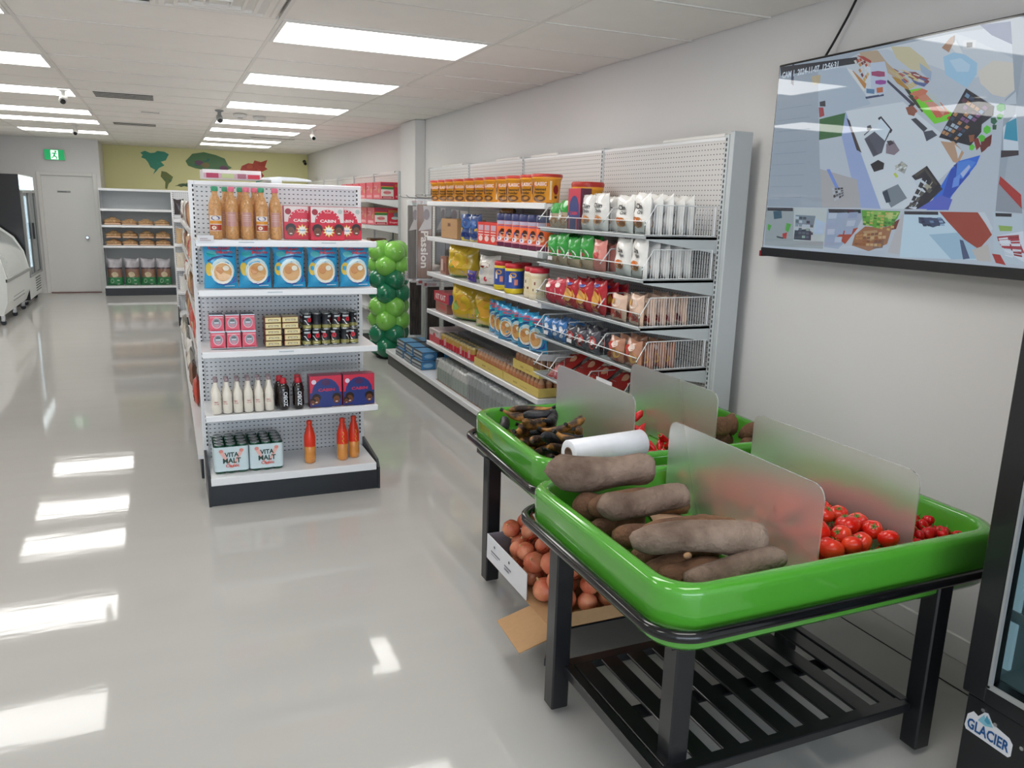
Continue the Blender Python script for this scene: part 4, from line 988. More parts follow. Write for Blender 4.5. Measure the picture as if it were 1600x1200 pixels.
# ------------------------------------------------------------ goods: builders (front faces -Y, base at the origin)
def carton(w, d, h, col, items, side=None, top=None, bev=.0015, sid=None):
    m = MB(); m.box(-w / 2, w / 2, 0, d, 0, h, col, b=bev)
    m.dec(TR(-w / 2, 0, 0), items)
    if side: m.dec(TR(w / 2, 0, 0, PI / 2), side); m.dec(TR(-w / 2, d, 0, -PI / 2), side)
    if top: m.dec(Matrix.Translation((-w / 2, 0, h)) @ Matrix.Rotation(-PI / 2, 4, 'X'), top)
    return m
def pillow(w, h, d, col, seed=0, nu=10, nv=12, items=(), crimp=.06, back=None, pinch=.25, wr=.12):
    """stuffed bag: front/back sheets with crimped seals at top and bottom; col(u,v)->material or name"""
    r = random.Random(seed); ph = [r.uniform(0, 6.3) for _ in range(6)]
    fn = col if callable(col) else (lambda u, v: col)
    def P(u, v, sgn):
        a = max(0, 1 - abs(2 * u - 1) ** 2.6); b = max(0, 1 - abs(2 * v - 1) ** 3.2)
        e = min(v, 1 - v)
        if e < crimp: b = 0
        t = d / 2 * (a ** .6) * (b ** .6)
        t *= 1 + wr * math.sin(9 * u + ph[0] + 4 * v) + wr * math.sin(14 * v + ph[1] + 3 * u) + .6 * wr * math.sin(21 * u - 17 * v + ph[2])
        x = (u - .5) * w * (1 - .10 * (a * 0 + (1 - abs(2 * v - 1)) ** .5) * 0 - .09 * math.sin(PI * v) ** .7) + .012 * w * math.sin(11 * v + ph[2]) * (abs(2 * u - 1))
        z = v * h + .018 * h * math.sin(7 * u + ph[3]) * (1 if v > .9 else .15) + (.045 * h * abs(2 * u - 1) ** 3 if v > .95 else 0) + .008 * h * math.sin(23 * u + ph[5]) * (v > .9)
        return (x, sgn * t + d / 2 + .004 * math.sin(8 * u + ph[4]) * (v if v > .85 else 0), max(0, z))
    m = MB()
    for sgn in (-1, 1):
        vs = []; fs = []; mm = []
        for j in range(nv + 1):
            for i in range(nu + 1): vs.append(P(i / nu, j / nv, sgn))
        for j in range(nv):
            for i in range(nu):
                a = j * (nu + 1) + i; q = (a, a + 1, a + nu + 2, a + nu + 1)
                fs.append(q if sgn < 0 else q[::-1]); mm.append(fn((i + .5) / nu, (j + .5) / nv) if sgn < 0 else (back or fn((i + .5) / nu, (j + .5) / nv)))
        m.add(vs, fs, mm, True)
    if items:      # print that follows the bulge
        sub = MB(); sub.dec(Matrix.Identity(4), items)
        vs = []
        for x, y, z in sub.v:
            q = P(min(1, max(0, x / w)), min(1, max(0, z / h)), -1); vs.append((q[0], q[1] + y * 2 - .0015, q[2]))
        m.add(vs, sub.f, [sub.mats[q] for q in sub.m], False)
    return m
def put(mb, name, label, cat, loc, rz=0, group=None, scale=None):
    o = mb.build(name, loc=loc); o.rotation_euler = (0, 0, rz)
    if scale: o.scale = (scale,) * 3
    return tag(o, label, cat, group)
def rep(o, loc, label, rz=None, rot=None, scale=None): return dup(o, loc, rz, label, None, scale, rot)
glossy = {}
def gl(h):
    n = 'gloss' + h
    if n not in PAL: mat(n, h, .22, var=.05, vs=30, bump=.15, bs=40, coat=.5)
    return n

# ---- end unit, top shelf: eight bottles of roasted nuts
ZS = EC
def nut_bottle(cap, lab):
    m = MB()
    m.lathe([(.026, 0), (.034, .006), (.035, .05), (.033, .09), (.035, .10), (.035, .165), (.033, .185), (.020, .225), (.0145, .236), (.0145, .254)], 'nuts', n=16)
    b = m.build('bottle_body')
    t = bpy.data.objects.new('nut_bottle', None); C.objects.link(t); b.parent = t
    MB().lathe([(.0165, .252), (.018, .256), (.018, .272), (.015, .277)], cap, n=14).build('cap', t)
    l = MB()
    if lab == 'front':
        l.dec(Matrix.Identity(4), [('r', -.032, .045, .034, .125, 'e6ddd4'), ('r', -.032, .082, .034, .098, 'd9902e'), ('r', -.030, .048, .032, .078, 'a8402c'), ('e', 0, .112, .022, .012, '4a4a86'), ('t', 'NUTS', -.014, .106, .014, .117, 'e8e4ea'), ('e', -.008, .062, .012, .010, 'e8d8c0')], cyl=.0358)
    else:
        l.dec(Matrix.Identity(4), [('r', -.026, .070, .026, .145, 'c08f86'), ('r', -.020, .128, .020, .131, 'e0c0b8'), ('r', -.020, .118, .020, .120, 'e0c0b8'), ('r', -.020, .108, .020, .110, 'e0c0b8'), ('r', -.020, .098, .020, .100, 'e0c0b8')], cyl=.0358)
    l.build('paper_label', t)
    return t
mat('cap_green', '3f9a72', .4, var=0); mat('cap_pink', 'e0708a', .4, var=0)
pr = {}
for k, (x, y, cap, lab, txt) in enumerate((
        (.255, 4.62, 'cap_green', 'front', 'leftmost nut bottle with green cap and blue front label'),
        (.315, 4.72, 'cap_green', 'back', 'nut bottle with green cap behind the two leftmost ones'),
        (.337, 4.62, 'cap_pink', 'back', 'front nut bottle with pink cap, second from left on the top shelf'),
        (.393, 4.72, 'cap_green', 'back', 'nut bottle with green cap behind the two middle pink-capped ones'),
        (.415, 4.62, 'cap_pink', 'back', 'front nut bottle with pink cap, third from left on the top shelf'),
        (.468, 4.72, 'cap_pink', 'back', 'pink-capped nut bottle in the back row, furthest right'),
        (.492, 4.62, 'cap_green', 'front', 'front nut bottle with green cap and blue label, fourth from left'),
        (.567, 4.64, 'cap_pink', 'plain', 'rightmost nut bottle with pink cap on the top shelf'))):
    key = (cap, lab)
    if key not in pr:
        pr[key] = nut_bottle(cap, lab); o = pr[key]
        o.location = (x, y, ZS[0]); tag(o, txt, 'bottle', 'nut bottles')
    else: o = dup(pr[key], (x, y, ZS[0]), 0, txt)
    o.rotation_euler = (0, 0, -.1)
# three biscuit cartons with sunburst
def face(x, z, s): return [('e', x, z + .6 * s, .95 * s, .9 * s, '2a1b16'), ('e', x, z, .7 * s, .85 * s, '6e4028'), ('e', x - .24 * s, z + .12 * s, .09 * s, .06 * s, '120c0a'), ('e', x + .24 * s, z + .12 * s, .09 * s, .06 * s, '120c0a'), ('e', x, z - .38 * s, .28 * s, .10 * s, 'efe0d8')]
def cabin(blue=False):
    w, h = .188, .186
    if not blue:
        it = [('r', .002, .002, w - .002, h - .002, 'e3d8d6'), ('r', .002, .002, w - .002, .098, 'd3243f'), ('e', w / 2, .098, .072, .072, 'd3243f'), ('e', .024, .155, .017, .017, 'a02030'), ('e', .165, .160, .013, .013, 'b5bdb8'),
              ('t', 'CABIN', .052, .098, .140, .115, 'f2ece8'), ('t', 'biscuits', .078, .150, .112, .158, 'f0c0c0')]
        for i in range(9):
            a = PI * (.12 + .76 * i / 8); it.append(('e', w / 2 + .066 * math.cos(a), .098 + .066 * math.sin(a), .0035, .0035, 'f5dfe0'))
        it += face(.036, .045, .030) + face(.155, .050, .028)
        it += [('star', .098, .052, .036, 'f2c23c'), ('star', .098, .052, .028, 'f0eee6'), ('t', 'fresh', .080, .048, .116, .058, '4a8fb8')]
        m = carton(w, .07, h, 'c9304a', it, top=[('r', 0, 0, w, .07, 'd8b8b8')])
    else:
        it = [('r', .002, .002, w - .002, h - .002, 'c8344c'), ('e', w / 2, .08, .082, .090, '2c3a78'), ('r', .002, .002, w - .002, .085, '2c3a78'), ('e', .025, .150, .014, .014, 'd8c8d8'), ('t', 'CABIN', .050, .092, .145, .110, 'c8344c')]
        it += [('e', .094, .145, .026, .018, '4a2c58')] + face(.038, .040, .027) + face(.155, .040, .027) + face(.016, .028, .018)
        m = carton(w, .08, h, '8a2c48', it)
    return m
A = put(cabin(), 'biscuit_carton', 'left red and white biscuit carton with sunburst, top shelf', 'carton', (.712, 4.68, ZS[0]), -.03, 'red biscuit cartons')
rep(A, (.846, 4.60, ZS[0]), 'middle red and white biscuit carton standing in front', .02)
rep(A, (.965, 4.69, ZS[0]), 'right red and white biscuit carton, partly covered', 0)
# blue pouches of porridge
def blue_bag(seed, w=.178, h=.242, d=.07):
    it = [('r', .03 * w, .80 * h, .97 * w, .97 * h, gl('2589b8')), ('e', .24 * w, .78 * h, .16 * w, .07 * h, gl('12a3ac')),
          ('e', .14 * w, .44 * h, .12 * w, .15 * h, gl('d7b94a')), ('e', .55 * w, .40 * h, .37 * w, .29 * h, gl('c9dfe0')),
          ('p', [(.10 * w, .64 * h), (.3 * w, .72 * h), (.6 * w, .76 * h), (.9 * w, .73 * h), (.9 * w, .70 * h), (.6 * w, .725 * h), (.3 * w, .68 * h), (.12 * w, .60 * h)], '22407f'),
          ('p', [(.3 * w, .12 * h), (.6 * w, .08 * h), (.95 * w, .14 * h), (.98 * w, .3 * h), (.8 * w, .18 * h), (.5 * w, .13 * h)], '2a4fa0'),
          ('e', .56 * w, .36 * h, .33 * w, .25 * h, 'ece8de'), ('e', .56 * w, .38 * h, .28 * w, .205 * h, gl('d6a468')), ('e', .46 * w, .42 * h, .12 * w, .09 * h, gl('c98a52')), ('e', .66 * w, .47 * h, .10 * w, .06 * h, 'e2dccb'),
          ('t', 'Golden', .14 * w, .875 * h, .80 * w, .955 * h, 'c83a4a'), ('t', 'Morn', .40 * w, .79 * h, .88 * w, .86 * h, 'c83a4a'), ('r', .6 * w, .06 * h, .9 * w, .075 * h, 'cfe4ee')]
    return pillow(w, h, d, gl('2b9ccc'), seed, 12, 14, it, crimp=.03, wr=.07)
bb_ = None
for i, x in enumerate((.266, .446, .629, .817, 1.000)):
    lb = '%s blue porridge pouch from the left on the end unit' % ORD[i]
    if i < 3: bb_ = put(blue_bag(i), 'porridge_pouch', lb, 'pouch', (x, 4.60, ZS[1]), rnd.uniform(-.05, .05), 'blue porridge pouches on the end unit')
    else: bb_ = rep(bb_, (x, 4.60, ZS[1]), lb, rnd.uniform(-.05, .05))
# third shelf: red tins, flat gold tins, dark cans
def red_tin():
    m = MB(); w1, w2, d, h = .078, .070, .052, .094
    vs = [(-w1 / 2, 0, 0), (w1 / 2, 0, 0), (w1 / 2, d, 0), (-w1 / 2, d, 0), (-w2 / 2, .003, h), (w2 / 2, .003, h), (w2 / 2, d - .003, h), (-w2 / 2, d - .003, h)]
    m.add(vs, [(0, 1, 5, 4), (1, 2, 6, 5), (2, 3, 7, 6), (3, 0, 4, 7)], 'd04a60'); m.add(vs, [(0, 3, 2, 1), (4, 5, 6, 7)], 'tin_end')
    m.box(-w2 / 2 - .002, w2 / 2 + .002, .001, d - .001, h - .004, h, 'tin_end'); m.box(-w1 / 2 - .001, w1 / 2 + .001, -.001, d + .001, 0, .004, 'tin_end')
    m.dec(TR(-w1 / 2, 0, 0, 0, -.03), [('r', .004, .006, w1 - .004, h - .010, 'd94f66'), ('r', .006, h - .016, w1 - .006, h - .013, 'f0c8cc'), ('e', w1 / 2, .048, .026, .030, 'e3a8b2'), ('e', w1 / 2, .050, .022, .026, '8a8f96'), ('e', w1 / 2, .060, .012, .009, '5a5f62'), ('r', w1 / 2 - .012, .047, w1 / 2 + .012, .055, 'c8ccd4'), ('p', [(w1 / 2 - .016, .042), (w1 / 2 + .016, .042), (w1 / 2, .022)], 'c98a9a'), ('r', .010, .006, w1 - .010, .012, 'b02c44')])
    return m
A = None
for r in range(2):
    for lv in range(2):
        for c in range(3):
            lb = 'red meat tin, %s row, %s from left, %s' % (('lower', 'upper')[lv], ORD[c], ('front', 'behind')[r])
            loc = (.236 + .083 * c - (.004 if lv else 0), 4.64 + .062 * r, ZS[2] + .0955 * lv)
            if A is None: A = put(red_tin(), 'meat_tin', lb, 'tin', loc, 0, 'red meat tins')
            else: rep(A, loc, lb, rnd.uniform(-.03, .03))
def sardine():
    w, d, h = .094, .105, .0335
    m = MB(); m.box(-w / 2, w / 2, 0, d, 0, h - .0006, '7a3c22', b=.006)
    m.dec(TR(-w / 2, 0, 0), [('r', .004, .003, w - .004, h - .003, 'gold_tin'), ('r', .010, .007, w - .010, h - .009, 'd9cb9a'), ('r', .020, .011, w - .018, h - .013, '8d7a48'), ('t', 'sardines', .024, .012, w - .022, h - .014, 'efe6c8')])
    m.dec(Matrix.Translation((-w / 2, 0, h - .0004)) @ Matrix.Rotation(-PI / 2, 4, 'X'), [('r', .006, .006, w - .006, d - .006, 'gold_tin')])
    return m
A = None
for s_ in range(2):
    for lv in range(5):
        lb = 'flat gold fish tin, %s from bottom in the %s stack' % (ORD[lv], ('left', 'right')[s_])
        loc = (.533 + .106 * s_ + rnd.uniform(-.002, .002) - (.008 if lv > 2 and s_ else 0), 4.64 + rnd.uniform(0, .006), ZS[2] + .034 * lv)
        if A is None: A = put(sardine(), 'fish_tin', lb, 'tin', loc, 0, 'flat gold fish tins')
        else: rep(A, loc, lb, rnd.uniform(-.02, .02))
def small_can():
    m = MB(); r = .0262
    m.lathe([(r, 0), (r, .003), (r - .001, .004), (r - .001, .088), (r, .089), (r, .092), (r - .003, .092), (r - .004, .089)], ['tin_end', 'tin_end', 'kick_black', 'tin_end', 'tin_end', 'tin_end', 'tin_end'], n=18)
    m.lathe([(r - .0006, .006), (r - .0006, .026)], '8f8b52', n=18, cap=False)
    m.dec(Matrix.Identity(4), [('p', [(-.022, .055), (-.012, .055), (.012, .026), (.002, .026)], 'e8e4e6'), ('e', .012, .056, .013, .014, 'c62a3a'), ('r', -.018, .070, .018, .080, 'b9c0c4'), ('r', -.010, .012, .016, .018, 'd8cf9a')], cyl=r)
    return m
A = None
for lv in range(2):
    for r in range(3):
        for c in range(6):
            if lv and c == 5 and r == 0: continue
            lb = 'dark tomato can, %s layer, %s row, %s from left' % (('lower', 'upper')[lv], ('front', 'middle', 'back')[r], ORD[c])
            loc = (.722 + .0555 * c + (.004 if lv else 0) + rnd.uniform(-.0008, .0008), 4.66 + .054 * r + .002 * c, ZS[2] + .0925 * lv)
            rz = rnd.choice((-.9, -.3, 0, .25, .9, 2.2))
            if A is None: A = put(small_can(), 'tomato_can', lb, 'can', loc, 0, 'dark tomato cans')
            else: rep(A, loc, lb, rz)
# fourth shelf
def milk_bottle():
    t = bpy.data.objects.new('milk_bottle', None); C.objects.link(t)
    MB().lathe([(.022, 0), (.0265, .004), (.027, .05), (.025, .09), (.027, .105), (.022, .125), (.013, .15), (.0105, .165), (.0105, .182)], 'milk', n=16).build('bottle_body', t)
    MB().lathe([(.012, .180), (.013, .183), (.013, .196), (.011, .199)], '8f7f84', n=12).build('cap', t)
    l = MB(); l.dec(Matrix.Identity(4), [('t', 'tiger', -.014, .066, .010, .074, 'b04a4a'), ('t', 'nut milk', -.014, .056, .012, .062, 'b8605a')], cyl=.0275); l.build('print', t)
    return t
A = None
for r in range(2):
    for c in range(6):
        lb = 'white drink bottle, %s from left, %s row of the fourth shelf' % (ORD[c], ('front', 'back')[r])
        loc = (.208 + .0570 * c, 4.60 + .058 * r, ZS[3])
        if A is None: A = milk_bottle(); A.location = loc; tag(A, lb, 'bottle', 'white drink bottles')
        else: dup(A, loc, rnd.uniform(-.5, .3), lb)
def zobo():
    t = bpy.data.objects.new('dark_drink_bottle', None); C.objects.link(t)
    MB().lathe([(.024, 0), (.031, .006), (.033, .04), (.031, .075), (.033, .11), (.031, .130), (.019, .150), (.016, .155)], 'malt_dark', n=16).build('bottle_body', t)
    MB().lathe([(.018, .152), (.020, .156), (.020, .166), (.0175, .168), (.0175, .182), (.016, .184)], 'b31c2c', n=14).build('cap', t)
    l = MB(); S = MB(); S.dec(Matrix.Identity(4), [('t', 'ZOBO', 0, 0, .085, .024, 'd8dce0')])
    S.v = [(-c_ + .012, y, a + .022) for a, y, c_ in S.v]
    S.v = [((.034 - b) * math.sin(a / .034), -(.034 - b) * math.cos(a / .034), c_) for a, b, c_ in S.v]
    l.add(S.v, S.f, 'd8dce0'); l.build('lettering', t)
    return t
A = zobo(); A.location = (.572, 4.60, ZS[3]); tag(A, 'left front dark red hibiscus drink bottle with vertical lettering', 'bottle', 'dark drink bottles')
A.rotation_euler = (0, 0, .25)
dup(A, (.655, 4.60, ZS[3]), .1, 'right front dark red hibiscus drink bottle with vertical lettering')
dup(A, (.560, 4.675, ZS[3]), .9, 'dark hibiscus drink bottle behind the left front one'); dup(A, (.663, 4.675, ZS[3]), 1.2, 'dark hibiscus drink bottle behind the right front one')
A = put(cabin(True), 'biscuit_carton', 'left blue and red biscuit carton on the fourth shelf', 'carton', (.812, 4.585, ZS[3]), 0, 'blue biscuit cartons')
rep(A, (1.006, 4.58, ZS[3]), 'right blue and red biscuit carton on the fourth shelf', .02)
m = MB(); m.box(-.20, .19, 0, .16, 0, .199, 'film', b=.004)
put(m, 'wrapped_carton', 'clear plastic wrapped multipack behind the blue biscuit cartons', 'carton', (.89, 4.68, ZS[3]))
# base deck
def malt_pack():
    t = bpy.data.objects.new('malt_pack', None); C.objects.link(t)
    c0 = None
    for i in range(3):
        for j in range(4):
            if c0 is None:
                c0 = MB().lathe([(.026, 0), (.0300, .006), (.0302, .155), (.026, .168), (.025, .171), (.022, .168)], ['1c4a38', '1c4a38', '1c4a38', 'tin_end', 'tin_end'], n=16).build('can', t); c = c0
            else: c = c0.copy(); C.objects.link(c)
            c.location = (-.0615 + .0615 * i, .031 + .0615 * j, 0)
    w, h0, h1, d = .190, .014, .158, .248
    m = MB()
    n = 24; pr_ = rrect(-w / 2, w / 2, -.001, d, .02, 5)
    vs = [(x, y, h0) for x, y in pr_] + [(x, y, h1) for x, y in pr_]; k = len(pr_)
    m.add(vs, [(i, (i + 1) % k, k + (i + 1) % k, k + i) for i in range(k)], 'c6d6da')
    m.dec(TR(-w / 2, -.001, 0), [('p', [(.03, .128), (.055, .128), (.095, .035), (.09, .03)], 'e3b0a8'), ('p', [(.16, .128), (.135, .128), (.095, .035), (.1, .03)], 'e3b0a8'), ('e', .04, .135, .012, .010, 'd98a80'), ('e', .150, .135, .012, .010, 'd98a80'),
                                 ('t', 'VITA', .058, .098, .135, .126, '17382e'), ('t', 'MALT', .048, .062, .145, .092, '17382e'), ('t', 'Classic', .062, .038, .135, .056, 'c8483e')])
    m.build('paper_wrap', t)
    return t
A = malt_pack(); A.location = (.272, 4.60, .166); tag(A, 'left paper wrapped pack of green malt drink cans', 'drinks pack', 'malt drink packs')
dup(A, (.466, 4.60, .166), .0, 'right paper wrapped pack of green malt drink cans')
def juice_bottle():
    t = bpy.data.objects.new('orange_drink_bottle', None); C.objects.link(t)
    m = MB(); m.lathe([(.024, 0), (.032, .005), (.034, .03), (.032, .07), (.0345, .105), (.033, .112), (.034, .12), (.033, .165), (.022, .21), (.015, .232), (.014, .24)], ['juice'] * 4 + ['d8361c'] * 6, n=18); m.build('bottle_body', t)
    MB().lathe([(.016, .238), (.017, .242), (.017, .258), (.014, .262)], 'd83a20', n=12).build('cap', t)
    l = MB(); S = MB(); S.dec(Matrix.Identity(4), [('p', [(0, .002), (.02, .014), (.03, .004), (.045, .013), (.06, .003), (.075, .012), (.075, .004), (.06, 0), (.045, .008), (.03, 0), (.02, .008), (.004, 0)], 'd9a03c')])
    S.v = [(-c_ + .012, y, a + .108) for a, y, c_ in S.v]; S.v = [((.0346 - b) * math.sin(a / .0346), -(.0346 - b) * math.cos(a / .0346), c_) for a, b, c_ in S.v]
    l.add(S.v, S.f, 'd9a03c'); l.build('lettering', t)
    return t
A = juice_bottle(); A.location = (.722, 4.66, .166); A.rotation_euler = (0, 0, 1.6); tag(A, 'single orange drink bottle standing left of the other two', 'bottle', 'orange drink bottles')
dup(A, (.917, 4.66, .166), -.2, 'orange drink bottle in the middle of the bottom shelf three'); dup(A, (.993, 4.69, .166), 0, 'rightmost orange drink bottle on the bottom shelf')

# ---- on top of the centre run
w, d, h = .34, .26, .055
m = carton(w, d, h, 'e3dcdc', [('r', .004, .004, .336, .034, 'c9a3b0'), ('r', .02, .006, .09, .034, 'b02a52'), ('r', .11, .006, .18, .032, 'b9c48c'), ('r', .2, .006, .25, .034, 'a06070'), ('r', .26, .006, .33, .030, 'c02840')])
put(m, 'display_box', 'low pink and white box lying on top of the centre run', 'carton', (.40, 5.28, 1.8201), .02)
m = MB(); m.prism([(-.15, 0), (.15, 0), (.14, .010), (.06, .020), (-.05, .022), (-.13, .014)], .2, 'shelf_white')
put(m, 'flat_packet', 'flat white curved packet on top of the end unit', 'packet', (.70, 5.10, 1.8202))
# ---- packets down the left side of the centre run
cols = ['e6e0d2', 'd9cfbd', 'c9a77a', 'e9e6e2', 'b98a5a', 'd8d4cc', '8a5f4a', 'c84a3c']
bags = [put(pillow(.17, .22, .06, gl(c), 20 + i, 8, 8, [('r', .03, .03, .14, .09, gl(cols[(i + 3) % 8]))]), 'snack_bag', '', 'snack bag', (0, 0, -9)) for i, c in enumerate(cols)]
TN = ['lowest', 'second lowest', 'middle', 'second highest', 'highest']
for li, z in enumerate((.156, .451, .801, 1.151, 1.451)):
    for k in range(9):
        y = 5.25 + .58 * k + rnd.uniform(-.05, .05)
        if li == 0 and k < 2: continue
        b = bags[rnd.randrange(8)]
        rep(b, (.20 + rnd.uniform(-.01, .01) - (.08 if li == 0 else .015 if k > 2 else 0), y, z + .003), 'pale snack bag, %s in line on the %s left shelf of the centre run' % (ORD[k], TN[li]), -PI / 2 + rnd.uniform(-.3, .3))
for i in range(8): bpy.data.objects.remove(bags[i])
# packets hung on the far end panel
for k, (x, z, c) in enumerate(((.19, 1.50, '3a3136'), (.30, 1.48, 'd9cfc4'), (.20, 1.12, 'c9a77a'), (.18, .80, 'd9cfbd'), (.21, .48, 'e9e6e2'), (.22, 1.17, 'e6e0d2'))):
    put(pillow(.13, .20, .04, gl(c), 40 + k, 6, 6), 'hanging_packet', '%s packet on the far end panel, counted from the top' % ORD[k], 'packet', (x + .03 * (k == 5), 11.7, z - .02 if k < 2 else [1.42, 1.1, .78, .46, 1.1][k - 1] if False else (1.4205 if k < 2 else (1.1005 if k in (2, 5) else (.7805 if k == 3 else .4605)))), rnd.uniform(-.2, .2), 'packets on the far end panel')
# ---- baked goods on the back wall unit
def loaf_pack():
    t = bpy.data.objects.new('pastry_pack', None); C.objects.link(t)
    m = MB()
    for dx, dy in ((-.06, .05), (.05, .06), (0, .14)): m.ball((dx, dy + .05, .055), (.085, .07, .045), 'pastry', 10, 7)
    m.ball((0, .12, .095), (.07, .06, .04), 'pastry', 10, 6); m.build('pastries', t)
    MB().box(-.13, .13, 0, .24, 0, .03, 'd9b79a', b=.012).build('tray', t)
    return t
A = None
for lv, (z, n) in enumerate(((1.2155, 'upper'), (.8655, 'lower'), (.8655 + .125, 'stacked'))):
    for k in range(4):
        if lv == 2: loc = (-.825 + .262 * k, 15.56, z + .001)
        else: loc = (-.825 + .262 * k, 15.56, z)
        lb = {'upper': 'pastry pack on the upper bakery shelf, %s from left', 'lower': 'pastry pack at the bottom of the lower bakery shelf stack, %s from left', 'stacked': 'pastry pack on top of the lower bakery shelf stack, %s from left'}[n] % ORD[k]
        if A is None: A = loaf_pack(); A.location = loc; tag(A, lb, 'pastry', 'packed pastries')
        else: dup(A, loc, rnd.uniform(-.05, .05), lb, scale=(.92, .95, .95 if lv == 2 else .8))
def bread_bag():
    def f(u, v): return gl('2b7a48') if v < .34 else gl('8c6a58') if v < .62 else gl('4a3c46') if v < .70 else gl('a8a4aa')
    return pillow(.25, .46, .16, f, 5, 12, 16, [('e', .12, .19, .06, .05, gl('c9b99a')), ('e', .07, .08, .03, .04, gl('9ac0a0')), ('r', .15, .02, .19, .10, gl('d8e0d4'))], crimp=.02, wr=.12)
A = None
for k in range(4):
    lb = 'green bottomed bread bag on the lowest bakery shelf, %s from left' % ORD[k]
    loc = (-.845 + .265 * k, 15.56, .166)
    if A is None: A = put(bread_bag(), 'bread_bag', lb, 'bread', loc, 0, 'bagged loaves')
    else: rep(A, loc, lb, rnd.uniform(-.12, .12))
# ------------------------------------------------------------ goods on the wall shelving (face -X)
def wput(mb, name, label, cat, x, y, z, rz=0, group=None, scale=None): return put(mb, name, label, cat, (x, y, z), RX + rz, group, scale)
# top shelf: orange tubs with red lids
def tub():
    t = bpy.data.objects.new('seasoning_tub', None); C.objects.link(t)
    m = MB(); m.lathe([(.078, 0), (.084, .004), (.094, .150), (.100, .152), (.101, .168), (.097, .170)], 'orange_tub', n=24, T=TR(0, .1, 0)); m.build('tub_body', t)
    MB().lathe([(.103, .164), (.104, .178), (.098, .184), (.09, .182)], 'b8342a', n=24, T=TR(0, .1, 0)).build('lid', t)
    l = MB(); T = TR(0, .1, 0)
    D = [('p', [(-.055, .098), (.055, .105), (.057, .142), (-.045, .140), (-.060, .125)], 'c4242c'), ('t', 'KLASSIC', -.042, .108, .050, .132, 'f2d9d4'),
         ('t', 'Seasoned', -.040, .078, .046, .096, '3a2a1a'), ('t', 'Powder', -.040, .056, .040, .074, '3a2a1a'), ('e', 0, .028, .045, .022, '6e4a28'), ('e', .010, .030, .020, .012, 'b8803c')]
    D += [('r', .070, .02, .084, .14, 'f6dcae'), ('e', .115, .085, .020, .030, '8a1f1c'), ('r', .104, .03, .124, .045, '4a2a1a')]
    D += [('r', -.090, .02, -.078, .14, 'f6dcae'), ('e', -.115, .085, .020, .030, '8a1f1c')]
    l.dec(T, D, cyl=.0925)
    l.build('label_print', t)
    return t
A = None
for i, (y, x) in enumerate(((7.0, 2.24), (6.79, 2.25), (6.58, 2.24), (6.37, 2.25), (6.14, 2.26), (5.93, 2.25), (5.70, 2.24), (5.47, 2.27), (5.25, 2.25), (5.02, 2.24), (4.79, 2.24))):
    lb = '%s orange tub with red lid, counted from the far end of the top wall shelf' % ORD[i]
    if A is None: A = tub(); A.location = (x, y, SH[0]); A.rotation_euler = (0, 0, RX + .55); tag(A, lb, 'tub', 'orange seasoning tubs')
    else: dup(A, (x, y, SH[0]), RX + .5 + rnd.uniform(-.15, .2), lb)
dup(A, (2.38, 4.45, TI[0] + .001), RX + .75, 'nearest orange tub with red lid, behind the top wire basket', scale=(1, 1, 1.55))
# second shelf
m = carton(.42, .26, .165, 'card', [('r', .18, .10, .25, .13, '7a5238'), ('r', .03, .06, .10, .066, '8a6244'), ('r', .0, .0, .42, .004, '8a6244')], side=[('r', .05, .08, .16, .085, '8a6244'), ('e', .13, .11, .03, .008, '9a4a3a')])
wput(m, 'cardboard_box', 'plain brown cardboard box on the second wall shelf', 'box', 2.255, 6.62, SH[1])
for k, (y, rz, c2) in enumerate(((6.18, .5, 0), (6.02, .25, 1))):
    m = pillow(.17, .21, .06, gl('2c4a86'), 60 + k, 8, 10, [('r', .02, .07, .15, .105, gl('d9b53a')), ('e', .085, .135, .055, .035, gl('3a6ab0')), ('r', .02, .0, .15, .03, gl('cdb83a')), ('e', .085, .05, .05, .02, gl('1f2f6a'))])
    wput(m, 'flour_pouch', '%s blue and yellow pouch beside the brown cardboard box' % ('leaning', 'upright')[k], 'pouch', 2.25, y, SH[1], rz, 'blue and yellow pouches')
m = pillow(.24, .13, .10, gl('8a6f34'), 66, 8, 8); wput(m, 'grain_bag', 'olive brown bag lying on the red packets, second wall shelf', 'bag', 2.36, 5.70, SH[1] + .165)
A = None
for k in range(3):
    m_it = [('r', .004, .004, .116, .158, 'd83a30'), ('r', .02, .10, .10, .14, 'c9a8b8'), ('r', .02, .085, .10, .092, 'f0d8d0'), ('r', .02, .065, .10, .072, 'f0d8d0'), ('e', .06, .04, .035, .022, 'e8d0c8')]
    if A is None: A = wput(carton(.12, .22, .162, 'c8342c', m_it), 'red_packet', 'left red boxed packet between blue pouches and orange canisters', 'packet', 2.235, 5.80, SH[1], .1, 'red boxed packets')
    else: rep(A, (2.235, 5.80 - .128 * k, SH[1]), ('middle', 'right')[k - 1] + ' red boxed packet between blue pouches and orange canisters')
